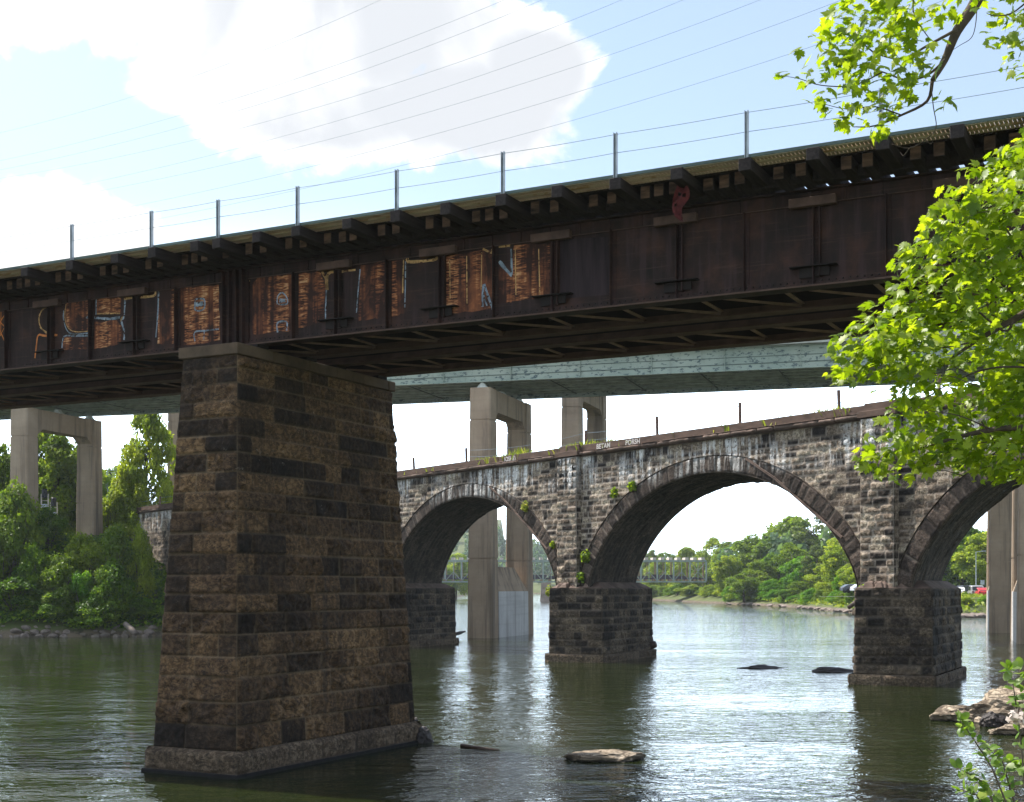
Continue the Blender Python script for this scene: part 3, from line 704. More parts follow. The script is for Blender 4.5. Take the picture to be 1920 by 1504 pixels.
# pilasters over each pier
for k in (1, 0, -1, -2):
    x = SP * k
    A = ashlar(1.75, list(np.arange(3.9, ZP, 0.32))[:-1] + [ZP], (0.35, 0.9), 0.06, 0.06, 0.03, (0.02, 0.09), (0.03, 0.11), 400 + k, nf=4)
    P_ = [panel('p', A, lambda U, V, D: (x - 1.05 + U, -0.30 - D, V), None, None)]
    A = ashlar(0.34, list(np.arange(3.9, ZP, 0.32))[:-1] + [ZP], (0.4, 0.5), 0.06, 0.05, 0.03, (0.0, 0.03), (0.0, 0.04), 420 + k, nf=4)
    P_.append(panel('p', A, lambda U, V, D: (x - 1.05 - D, -0.30 + U, V), None, None)); P_.append(panel('p', A, lambda U, V, D: (x + 0.70 + D, -0.30 + U, V), None, None))
    join_panels('pilaster', P_, M['via'], via)
# piers: rectangular blocks set along the river
def rel(p): return (p - VO).dot(vr), (p - VO).dot(vd)
for k in (1, 0, -1, -2):
    c = VO + vr * (SP * k)
    g0_, g1_, b0_, b1_ = -1.12, 2.02, -0.72, 6.65
    pz = [0.42, 0.82, 1.2, 1.62, 2.02, 2.38, 2.8, 3.2, 3.58, 3.97]
    P_, Fo = [], []
    def wp(g, bb, z): 
        w = c + ga * g + gb * bb if not hasattr(g, 'shape') and not hasattr(bb, 'shape') else None
        X = c.x + ga.x * g + gb.x * bb - VO.x; Y = c.y + ga.y * g + gb.y * bb - VO.y
        return X * vr.x + Y * vr.y, X * vd.x + Y * vd.y, z
    for sd, W in (('f', g1_ - g0_), ('r', b1_ - b0_), ('l', b1_ - b0_), ('b', g1_ - g0_)):
        A = ashlar(W, pz, (0.5, 1.2), 0.06, 0.07, 0.035, (0.02, 0.11), (0.03, 0.12), 500 + k * 4 + ord(sd), 0.05, nf=4)
        def pf(U, V, D, o=0.0):
            t = (V - 0.4) * 0.02
            if sd == 'f': return wp(g0_ + U, b0_ - o - D + t, V)
            if sd == 'r': return wp(g1_ + o + D - t, b0_ + U, V)
            if sd == 'l': return wp(g0_ - o - D + t, b1_ - U, V)
            return wp(g1_ - U, b1_ + o + D - t, V)
        P_.append(panel('p', A, pf, None, None))
        A = ashlar(W + 0.3, [-0.4, 0.06, 0.44], (0.8, 1.6), 0.08, 0.06, 0.03, (0.0, 0.08), (0.02, 0.09), 560 + k * 4 + ord(sd), 0.05, nf=3)
        Fo.append(panel('f', A, lambda U, V, D: pf(U - 0.15, V, D, 0.17), None, None))
    po = join_panels('pier', P_, M['viapier'], via)
    join_panels('footing', Fo, M['plinth'], po)
    b = MB()                                                   # sloping cap stones
    mid = lambda g, bb, z: wp(g, bb, z)
    b.hexa([mid(g0_ + .03, b0_ + .03, 3.97), mid(g1_ - .03, b0_ + .03, 3.97), mid(g1_ - .03, b1_ - .03, 3.97), mid(g0_ + .03, b1_ - .03, 3.97)],
           [mid(g0_ + .5, b0_ + .75, 4.3), mid(g1_ - .5, b0_ + .75, 4.3), mid(g1_ - .5, b1_ - .75, 4.3), mid(g0_ + .5, b1_ - .75, 4.3)])
    rr = random.Random(60 + k)
    for i in range(9):
        gx = rr.uniform(g0_ + .1, g1_ - .4); bx = rr.uniform(b0_ + .05, b0_ + .55); s = rr.uniform(.15, .28)
        b.hexa([mid(gx - s, bx - s, 3.98), mid(gx + s, bx - s, 3.98), mid(gx + s, bx + s, 4.0), mid(gx - s, bx + s, 4.0)],
               [mid(gx - s * .5, bx - s * .4, 4.1 + rr.random() * .2), mid(gx + s * .6, bx - s * .4, 4.14 + rr.random() * .15), mid(gx + s * .4, bx + s * .6, 4.3), mid(gx - s * .6, bx + s * .5, 4.25)])
    b.build('pier_cap', M['coping'], po, 0.03)
# abutment wall towards the left bank
AX = 10.52 - SP * 2.5
A = ashlar(34, list(np.arange(0, ZP - 0.55, 0.33)) + [ZP], (0.4, 1.0), 0.12, 0.05, 0.035, (0.0, 0.06), (0.02, 0.08), 610, nf=4)
join_panels('abutment_wall', [panel('a', A, lambda U, V, D: (AX - 34 + U, -0.05 - D, V), None, None)], M['via'], via)
b = MB(); b.box(AX - 15.2, AX - 13.2, -0.5, -0.1, 0, ZP); b.build('abutment_buttress', M['viapier'], via)
b = MB(); b.box(AX - 34, AX - 0.1, 0.1, TH, 0.0, ZP - 0.1); b.build('abutment_fill', M['viapier'], via)
# coping course with broken edge, parapet band, track bed
X0, X1 = AX - 34, 10.52 + SP * 1.5
A = ashlar(X1 - X0, [0, 0.30], (0.9, 1.8), 0.09, 0.06, 0.02, (0.18, 0.30), (0.05, 0.16), 630, nf=3)
cp = [panel('c', A, lambda U, V, D: (X0 + U, -D, ZP + V), None, None)]
A = ashlar(X1 - X0, [0, 0.42], (0.9, 1.8), 0.09, 0.03, 0.02, (0.0, 0.02), (0.0, 0.04), 631, nf=3)
cp.append(panel('c', A, lambda U, V, D: (X0 + U, -0.24 + V, ZP + 0.26 + V * 0.1 + D), None, None)); cp.append(panel('c', A, lambda U, V, D: (X0 + U, -0.2 + V * 0.5, ZP + 0.0 + V * 0.01), None, None))
join_panels('coping', cp, M['coping'], via)
b = MB(); b.box(X0, X1, -0.06, 0.02, ZP + 0.25, ZP + 0.62)
for k in (1, 0, -1, -2): b.box(SP * k - 1.15, SP * k + 0.85, -0.42, 0.05, ZP + 0.05, ZP + 0.32); b.box(SP * k - 0.95, SP * k + 0.75, -0.2, 0.0, ZP + 0.3, ZP + 0.66)
par = b.build('parapet', M['parapet'], via, 0.012)
b = MB(); b.box(X0, X1, 0.03, TH + 0.2, ZP - 0.35, ZP + 0.30); b.build('track_bed', M['retwall'], via)
def via_s(u, y=0.0, v=None):
    k = (u - HU) / F; o = VO + vd * y; s = (k * o.y - o.x) / (vr.x - k * vr.y)
    if v is None: return s
    return s, CH + (HV - v) / F * (o.y + vr.y * s)
for txt, u in (('BETAM', 1131), ('PORSH', 1186), ('(OSHE)', 956)):
    c = bpy.data.curves.new('graffiti_text', 'FONT'); c.body = txt; c.size = 0.37; c.align_x = 'CENTER'; c.extrude = 0.002; c.offset = 0.008; c.shear = random.uniform(-.1, .15)
    o0 = bpy.data.objects.new('tmp', c); COL.objects.link(o0); bpy.context.view_layer.update(); me = bpy.data.meshes.new_from_object(o0.evaluated_get(bpy.context.evaluated_depsgraph_get())); bpy.data.objects.remove(o0)
    o = obj('graffiti_lettering', me, None, par); me.materials.clear(); me.materials.append(M['gwhite'])
    o.location = (via_s(u, -0.07), -0.066, ZP + 0.29); o.rotation_euler = (R(90), 0, 0)
# leaning rusty fence posts on the parapet and their slack wire
vf = empty('viaduct_fence', VO, VA, 'row of leaning rusty posts joined by slack wire on top of the stone viaduct', 'fence')
vps = []
for u, h, ln in ((777, 0.75, -.12), (875, 0.85, -.05), (1098, 0.8, .02), (1233, 0.95, -.06), (1388, 0.98, -.03), (1574, 0.85, -.05), (1760, 0.85, .03), (255, .8, 0), (300, .8, .03)):
    s = via_s(u, 0.3); z0 = ZP + 0.3; b = MB(); b.bar((s, 0.3, z0), (s + ln, 0.3, z0 + h + 0.35), 0.13, 0.10); b.build('post', M['rustpost'], vf, 0.01); vps.append((s, z0 + h + 0.2))
vps.sort()
for dz in (0.0, -0.4):
    pts = []
    for (a, za), (c, zb) in zip(vps[:-1], vps[1:]):
        for k in range(6): t = k / 6; pts.append((a + (c - a) * t, 0.3, za + (zb - za) * t + dz - 0.9 * t * (1 - t) * min(1, abs(c - a) / 10)))
    pts.append((vps[-1][0], 0.3, vps[-1][1] + dz)); b = MB(); b.tube(pts, 0.009, 4); b.build('wire', M['wire'], vf)

# ================================================================== HIGHWAY BRIDGES ON CONCRETE BENTS
HD = Vector((-0.963, 0.269, 0)); HX = Vector((0.312, 0.95, 0))
def bent_mesh(root, ztop, zbase=-0.5):
    """two tapering legs, a cross beam, low web wall; local x along the bridge (to the right), y across it (away)"""
    def leg(y0, y1):
        b = MB(); jz = [zbase, 6.3, 12.0, ztop - 2.55, ztop]
        for a, c in zip(jz[:-1], jz[1:]):
            def ring(z):
                w = 1.07 - 0.22 * (z / ztop); c_ = 0.12
                return [(-w + c_, y0, z), (w - c_, y0, z), (w, y0 + c_, z), (w, y1 - c_, z), (w - c_, y1, z), (-w + c_, y1, z), (-w, y1 - c_, z), (-w, y0 + c_, z)]
            b.hexa(ring(a + (0.05 if a > 0 else 0)), ring(c - (0.05 if c < ztop else 0)))
            if c < ztop: b.hexa([(x * 0.93, (y - (y0 + y1) / 2) * 0.93 + (y0 + y1) / 2, c - 0.05) for x, y, _ in ring(c)], [(x * 0.93, (y - (y0 + y1) / 2) * 0.93 + (y0 + y1) / 2, c + 0.05) for x, y, _ in ring(c)])
        b.build('leg', M['concrete'], root)
    leg(0.0, 1.6); leg(9.4, 11.0)
    b = MB(); w = 0.74
    prof = [(1.6, ztop - 2.3), (2.3, ztop - 1.75), (8.7, ztop - 1.75), (9.4, ztop - 2.3), (9.4, ztop - 0.01), (1.6, ztop - 0.01)]
    b.hexa([(-w, y, z) for y, z in prof], [(w, y, z) for y, z in prof]); b.build('cross_beam', M['concrete'], root)
    b = MB(); b.hexa([(-1.08, 1.6, zbase), (1.08, 1.6, zbase), (1.08, 9.4, zbase), (-1.08, 9.4, zbase)], [(-1.04, 1.6, 3.7), (1.04, 1.6, 3.7), (1.04, 9.4, 3.7), (-1.04, 9.4, 3.7)])
    b.build('base_wall', M['whitestain'], root)
    b = MB(); b.hexa([(-1.0, 1.6, 3.7), (1.0, 1.6, 3.7), (1.0, 9.4, 3.7), (-1.0, 9.4, 3.7)], [(-0.35, 1.6, 5.7), (0.35, 1.6, 5.7), (0.35, 7.6, 5.7), (-0.35, 7.6, 5.7)]); b.build('shoulder', M['concrete'], root)
    b = MB(); 
    for y in (0.8, 5.5, 10.2): b.hexa([(-.45, y - .35, ztop), (.45, y - .35, ztop), (.45, y + .35, ztop), (-.45, y + .35, ztop)], [(-.1, y - .25, ztop + .46), (.1, y - .25, ztop + .46), (.1, y + .25, ztop + .46), (-.1, y + .25, ztop + .46)])
    b.build('bearing', M['bearing'], root)
HRZ = math.atan2(-HD.y, -HD.x)
B0 = Vector((-2.55, 105.5, 0))
bent_lab = {0: 'grey concrete portal bent standing in the river behind the left arch of the viaduct', -1: 'concrete portal bent rising from the bushy left bank', 1: 'concrete portal bent in the river at the right edge, the nearer of two', 2: 'concrete portal bent of the nearer highway bridge beyond the left bank trees'}
def skew_bent(loc, ztop, label):
    e = empty('concrete_bent', loc, 0, label, 'bridge pier', 'concrete bents carrying the highway bridges')
    # shear the local frame: x along the bridge, y across it
    n0 = len(bpy.data.objects)
    before = set(bpy.data.objects)
    bent_mesh(e, ztop)
    for o in set(bpy.data.objects) - before:
        me = o.data; co = np.empty(len(me.vertices) * 3, np.float32); me.vertices.foreach_get('co', co); co = co.reshape(-1, 3)
        X = co[:, 0] * -HD.x + co[:, 1] * HX.x; Y = co[:, 0] * -HD.y + co[:, 1] * HX.y
        co[:, 0], co[:, 1] = X, Y; me.vertices.foreach_set('co', co.ravel()); me.update()
    return e
for k, s in ((0, 0.0), (-1, 42.3), (1, -41.0)):
    skew_bent(B0 + HD * s, 19.85, bent_lab[k])
C0 = Vector((5.6, 128.5, 0))
for lab, s in (('far concrete bent of the second highway bridge seen above the viaduct parapet', 0.0), ('concrete bent just visible left of the stone block pier, above the abutment wall', 42.6), ('concrete bent in the river at the far right, smaller and further back', -39.2), ('concrete bent of the second highway bridge at the left edge', 77.5)):
    skew_bent(C0 + HD * s, 24.0, lab)
def highway(name, loc, zb, label, mats, detail=True):
    e = empty(name, loc, HRZ, label, 'bridge')
    # local x along the bridge to the right, y roughly across
    def loc2(x, y, z):
        w = -HD * x + HX * y; ex = -HD; ey = Vector((-ex.y, ex.x, 0)); return (w.dot(ex), w.dot(ey), z)
    X0, X1 = -190, 95
    def beam(y0, y1, z0, z1, mb): 
        mb.hexa([loc2(X0, y0, z0), loc2(X1, y0, z0), loc2(X1, y1, z0), loc2(X0, y1, z0)], [loc2(X0, y0, z1), loc2(X1, y0, z1), loc2(X1, y1, z1), loc2(X0, y1, z1)])
    for y in (0.55, 10.45):
        b = MB(); beam(y - .02, y + .02, zb + .05, zb + 1.75, b); g = b.build('edge_girder', mats[0], e)
        b = MB(); beam(y - .3, y + .3, zb, zb + .05, b); beam(y - .3, y + .3, zb + 1.70, zb + 1.75, b); b.build('flange', mats[0], g)
        b = MB(); beam(y - .06, y - .021, zb + .5, zb + .56, b); beam(y - .05, y - .021, zb + 1.02, zb + 1.07, b); b.build('web_rib', mats[1], g)
        b = MB()
        for k in range(50):
            x = X0 + 2 + k * 5.6
            b.hexa([loc2(x, y - .2, zb + .06), loc2(x + .04, y - .2, zb + .06), loc2(x + .04, y - .0205, zb + .06), loc2(x, y - .0205, zb + .06)], [loc2(x, y - .2, zb + 1.69), loc2(x + .04, y - .2, zb + 1.69), loc2(x + .04, y - .0205, zb + 1.69), loc2(x, y - .0205, zb + 1.69)])
        if detail: b.build('web_stiffener', mats[0], g)
    b = MB()
    for y in (2.0, 3.5, 5.0, 6.5, 8.0, 9.3): beam(y - .17, y + .17, zb + .30, zb + .34, b); beam(y - .012, y + .012, zb + .34, zb + 1.74, b)
    b.build('stringer', mats[2], e)
    b = MB()
    for k in range(48):
        x = X0 + 3 + k * 6; p0 = loc2(x, .6, zb + .75); p1 = loc2(x, 10.4, zb + .75); b.bar(p0, p1, .16, .6); b.bar(loc2(x, .6, zb + .27), loc2(x, 10.4, zb + .27), .12, .04)
    b.build('floor_beam', mats[1], e)
    b = MB(); beam(-0.25, 11.2, zb + 1.76, zb + 2.2, b); b.build('deck', M['deckc'], e)
    b = MB(); beam(-0.25, 0.1, zb + 2.2, zb + 3.1, b); beam(10.9, 11.2, zb + 2.2, zb + 3.1, b); b.build('barrier', M['deckc'], e)
highway('highway_bridge', B0, 20.32, 'highway bridge of peeling pale green girders crossing behind the railway bridge', (M['green'], M['greendk'], M['greenmid']))
highway('highway_bridge', C0, 24.47, 'second highway bridge hidden close behind the peeling green one', (M['green'], M['greendk'], M['greenmid']), False)

# ================================================================== DISTANT TRUSS BRIDGE
tb = empty('truss_bridge', (15, 380, 0), 0, 'distant pale green steel truss bridge with white blocks on its top chord', 'bridge')
zb, zt_ = 5.5, 11.9
xs = [-48 + 4.65 * k for k in range(20)]
for y in (0.0, 6.0):
    b = MB(); b.box(xs[0], xs[-1], y - .2, y + .2, zt_ - .5, zt_); b.box(xs[0], xs[-1], y - .2, y + .2, zb, zb + .4); b.build('chord', M['truss'], tb)
    b = MB()
    for x in xs: b.box(x - .24, x + .24, y - .15, y + .15, zb + .4, zt_ - .5)
    b.build('posts', M['truss'] if y == 0 else M['trusstan'], tb)
    b = MB()
    for k, (a, c) in enumerate(zip(xs[:-1], xs[1:])):
        m = (a + c) / 2
        if k % 4 == 2: b.bar((a, y, zb + .4), (c, y, zt_ - .5), .22, .16); b.bar((c, y, zb + .4), (a, y, zt_ - .5), .22, .16)
        else: b.bar((a, y, zb + .4), (m, y, zb + 3.0), .22, .16); b.bar((c, y, zb + .4), (m, y, zb + 3.0), .22, .16)
        b.box(m - .1, m + .1, y - .08, y + .08, zb + .4, zt_ - .5)
    b.build('diagonals', M['truss'] if y == 0 else M['trusstan'], tb)
b = MB(); b.box(xs[0], xs[-1], .4, 5.6, zb + .9, zb + 1.3)
rr = random.Random(5); x = xs[0]
while x < xs[-1] - 3: L = rr.uniform(2, 4); b.box(x, x + L, 2.2, 3.8, zb + 1.3, zb + 1.3 + rr.uniform(.2, 1.0)); x += L + rr.uniform(.3, 1.5)
b.build('deck', M['trussdk'], tb)
b = MB()
for k in range(39): x = xs[0] + k * 2.3; b.box(x - .3, x + .3, -.3, 6.3, zb + .42, zb + .88)
b.build('floor_beams', M['trusstan'], tb)
b = MB()
for k in range(39): x = xs[0] + k * 2.3; b.box(x - .5, x + .5, -.3, 6.3, zt_ + .01, zt_ + .7)
b.build('top_blocks', M['trusswht'], tb)
for x in (-5.2, ): 
    b = MB(); b.hexa([(x - 1.8, -1, -1), (x + 1.8, -1, -1), (x + 1.8, 7, -1), (x - 1.8, 7, -1)], [(x - 1.3, -.5, zb - .05), (x + 1.3, -.5, zb - .05), (x + 1.3, 6.5, zb - .05), (x - 1.3, 6.5, zb - .05)]); b.build('river_pier', M['retwall'], tb)
# ================================================================== GROUND AND RIVER
RIV = np.array([(-400, 108), (-90, 108), (-41, 107.5), (-29, 109.5), (-26, 116), (-24, 150), (-24, 300), (-22, 500), (-24, 700), (-34, 900), (70, 900), (30, 700), (38, 520), (43, 435), (51.6, 322), (57, 286),
                (54, 208), (55.5, 200), (60, 179), (66, 182), (95, 150), (85, 100), (60, 88), (46, 62), (24, 47), (18.2, 44.5), (15.5, 42.5), (15.2, 39), (10.5, 20), (6, 8), (3.2, 5.4), (-3, 4.8), (-30, 2), (-400, -30)], float)
def river_sd(x, y):
    """signed distance to the river outline, positive on land"""
    x = np.asarray(x, float); y = np.asarray(y, float); d = np.full(x.shape, 1e9); ins = np.zeros(x.shape, bool)
    n = len(RIV)
    for i in range(n):
        ax, ay = RIV[i]; bx, by = RIV[(i + 1) % n]; ex, ey = bx - ax, by - ay
        t = np.clip(((x - ax) * ex + (y - ay) * ey) / (ex * ex + ey * ey), 0, 1)
        d = np.minimum(d, np.hypot(x - ax - t * ex, y - ay - t * ey))
        c = ((ay > y) != (by > y)) & (x < (bx - ax) * (y - ay) / ((by - ay) if by != ay else 1e-9) + ax); ins ^= c
    return np.where(ins, -d, d)
def gh(x, y):
    x = np.asarray(x, float); y = np.asarray(y, float); d = river_sd(x, y)
    left = (x < -10) & (y > 60)
    nz = fbm(x * 0.15 + 40, y * 0.15 + 40, 77, 3)
    hl = np.minimum(0.35 + d * 0.78, 8.0) + np.clip(d - 26, 0, 400) * 0.10
    near = y < 55
    hr = np.minimum(0.25 + d * 0.32, 2.55) + np.clip(d - 60, 0, 400) * 0.02
    hn = np.minimum(0.1 + d * 0.5, 2.3)
    h = np.where(left, hl, np.where(near, hn, hr)) + nz * np.clip(d, 0, 2) * 0.4
    far = np.clip((y - 880) / 400, 0, 1) * 30 * sstep(70, -20, x * 380 / np.maximum(y, 1) * 1.0)
    h = h + far * sstep(0, 60, d)
    return np.where(d < 0, np.maximum(-2.5, d * 0.5 - 0.05), h)
gx = np.unique(np.concatenate([np.linspace(-3000, -120, 25), np.linspace(-120, 110, 210), np.linspace(110, 3000, 25)]))
gy = np.unique(np.concatenate([np.linspace(-200, -5, 10), np.linspace(-5, 60, 70), np.linspace(60, 130, 70), np.linspace(130, 480, 130), np.linspace(480, 1000, 50), np.linspace(1000, 4000, 16)]))
X, Y = np.meshgrid(gx, gy); Z = gh(X, Y)
i = np.arange(X.size).reshape(X.shape); q = np.stack([i[:-1, :-1], i[:-1, 1:], i[1:, 1:], i[1:, :-1]], -1).reshape(-1, 4)
tag(obj('ground', np_mesh('ground', np.stack([X, Y, Z], -1).reshape(-1, 3), q, smooth=True), M['ground']), kind='structure')
b = MB(); b.add([(-3000, -200, 0), (3000, -200, 0), (3000, 1500, 0), (-3000, 1500, 0)], [(0, 1, 2, 3)])
tag(b.build('river', M['water']), kind='structure')
gz = lambda x, y: float(gh(np.array([x]), np.array([y]))[0])

# ================================================================== TREES
def leaf_quads(C, N, size, r, tint, aspect=0.75):
    """one folded leaf-clump quad per centre"""
    n = len(C); N = N / (np.linalg.norm(N, axis=1, keepdims=True) + 1e-9)
    T = r.randn(n, 3); T -= N * (T * N).sum(1, keepdims=True); T /= np.linalg.norm(T, axis=1, keepdims=True) + 1e-9
    B = np.cross(N, T); s = size[:, None]
    V = np.stack([C - T * s, C - B * s * aspect - N * s * .25, C + T * s, C + B * s * aspect - N * s * .25], 1).reshape(-1, 3)
    k = np.arange(n) * 4
    return V, np.stack([k, k + 1, k + 2, k + 3], 1), np.repeat(tint, 4)
def crown_mesh(name, blobs, n, leaf, seed, spread=0.45):
    r = np.random.RandomState(seed); blobs = np.asarray(blobs)
    w = blobs[:, 3] ** 2; bi = r.choice(len(blobs), n, p=w / w.sum())
    D = r.randn(n, 3); D /= np.linalg.norm(D, axis=1, keepdims=True); D[:, 2] = np.where((D[:, 2] < -0.2) & (r.rand(n) < .6), -D[:, 2], D[:, 2])
    rad = blobs[bi, 3] * (0.5 + 0.55 * r.rand(n) ** 0.6 + 0.35 * r.rand(n) ** 5)
    lump = 1 + 0.35 * (vnoise(D[:, 0] * 3 + bi * 7.3 + 50, D[:, 2] * 3 + D[:, 1] * 2 + 50, seed) - .5)
    C = blobs[bi, :3] + D * (rad * lump)[:, None] * np.array([1, 1, .85])
    N = D * .8 + r.randn(n, 3) * .6 + np.array([0, 0, .5])
    bt = r.rand(len(blobs))
    tint = np.clip(bt[bi] * .55 + r.rand(n) * .45, 0, 1)
    V, Q, T = leaf_quads(C, N, leaf * (0.6 + 0.8 * r.rand(n)), r, tint)
    return np_mesh(name, V, Q, attrs={'tint': T})
def make_proto(seed, kind, leafscale=1.0):
    r = np.random.RandomState(seed); bl = []
    if kind == 'tree':
        for k in range(64):
            a = r.rand() * 6.28; t = r.rand(); zc = 0.16 + 0.76 * t
            prof = 0.36 * math.sin(math.pi * min(1, (t * .80 + .17))) ** 0.55
            rr = prof * (0.45 + 0.6 * r.rand()); bl.append((math.cos(a) * rr, math.sin(a) * rr, zc, 0.055 + 0.075 * r.rand() * (1.15 - t * .6)))
        bl.append((0, 0, .6, .18)); n, leaf = 12000, 0.0165
    elif kind == 'open':
        for k in range(30):
            a = r.rand() * 6.28; t = r.rand(); rr = 0.36 * math.sin(math.pi * min(1, t * .8 + .18)) ** .8 * (0.5 + .6 * r.rand())
            bl.append((math.cos(a) * rr, math.sin(a) * rr, .26 + .72 * t, .045 + .06 * r.rand()))
        n, leaf = 7000, 0.0145
    elif kind == 'willow':
        for k in range(60):
            a = r.rand() * 6.28; rr = 0.42 * r.rand() ** .6; top = .95 - rr * .9; zc = top - r.rand() * (top - .08) * (0.4 + rr * 1.6)
            bl.append((math.cos(a) * rr, math.sin(a) * rr, max(.06, zc), .05 + .05 * r.rand()))
        n, leaf = 10000, 0.015
    else:                                       # bush, down to the ground
        for k in range(34):
            a = r.rand() * 6.28; t = r.rand() ** .8; rr = .56 * (1 - t ** 2.0 * .75) * r.rand() ** .55
            bl.append((math.cos(a) * rr, math.sin(a) * rr, .05 + .80 * t, .10 + .12 * r.rand()))
        n, leaf = 7500, 0.024
    cm = crown_mesh(kind + '_crown', bl, int(n), leaf * leafscale, seed + 1)
    b = MB()
    if kind == 'bush':
        for k in range(7): a = r.rand() * 6.28; b.tube([(0, 0, -.08), (math.cos(a) * .15, math.sin(a) * .15, .3), (math.cos(a) * .3, math.sin(a) * .3, .62)], [.018, .012, .004], 5)
    else:
        b.tube([(0, 0, -.04), (.01, 0, .2), (.0, .015, .45), (.01, 0, .85)], [.026, .02, .014, .003], 7)
        for k in range(12): a = r.rand() * 6.28; z = .18 + .5 * r.rand(); l = .16 + .16 * r.rand(); b.tube([(0, 0, z), (math.cos(a) * l * .6, math.sin(a) * l * .6, z + .08), (math.cos(a) * l, math.sin(a) * l, z + .17)], [.011, .007, .002], 5)
    return cm, b.mesh(kind + '_trunk', smooth=True)
PROTO = {}
for kd, seeds in (('tree', (1, 2, 3, 4)), ('open', (11, 12)), ('willow', (21,)), ('bush', (31, 32, 33))):
    PROTO[kd] = [make_proto(s, kd) for s in seeds]
MESHES = {}
ti = 0
def tree(name, u, vtop, Y, wpx, kind, mat, label, group=None, zb=None, cat=None, var=None):
    global ti
    ti += 1
    x = atX(u, Y); z0 = gz(x, Y) if zb is None else zb; zt = CH + (HV - vtop) / F * Y
    h = max(1.0, zt - z0); w = wpx / F * Y
    P = PROTO[kind]; pi = (ti if var is None else var) % len(P); cm, tm = P[pi]
    base_w = {'tree': .78, 'open': .82, 'willow': .95, 'bush': 1.25}[kind]
    e = empty(name, (x, Y, z0 - 0.1), ti * 1.7, label, cat or ('bush' if kind == 'bush' else 'tree'), group); e.scale = (w / base_w, w / base_w, h / .97)
    t = bpy.data.objects.new('stems' if kind == 'bush' else 'trunk', tm); link(t, e)
    if not tm.materials: tm.materials.append(M['trunk'])
    key = (kind, pi, mat)
    if key not in MESHES:
        c = cm if not cm.materials else cm.copy(); 
        if c.materials: c.materials.clear()
        c.materials.append(M[mat]); MESHES[key] = c
    link(bpy.data.objects.new('crown', MESHES[key]), e)
    return e
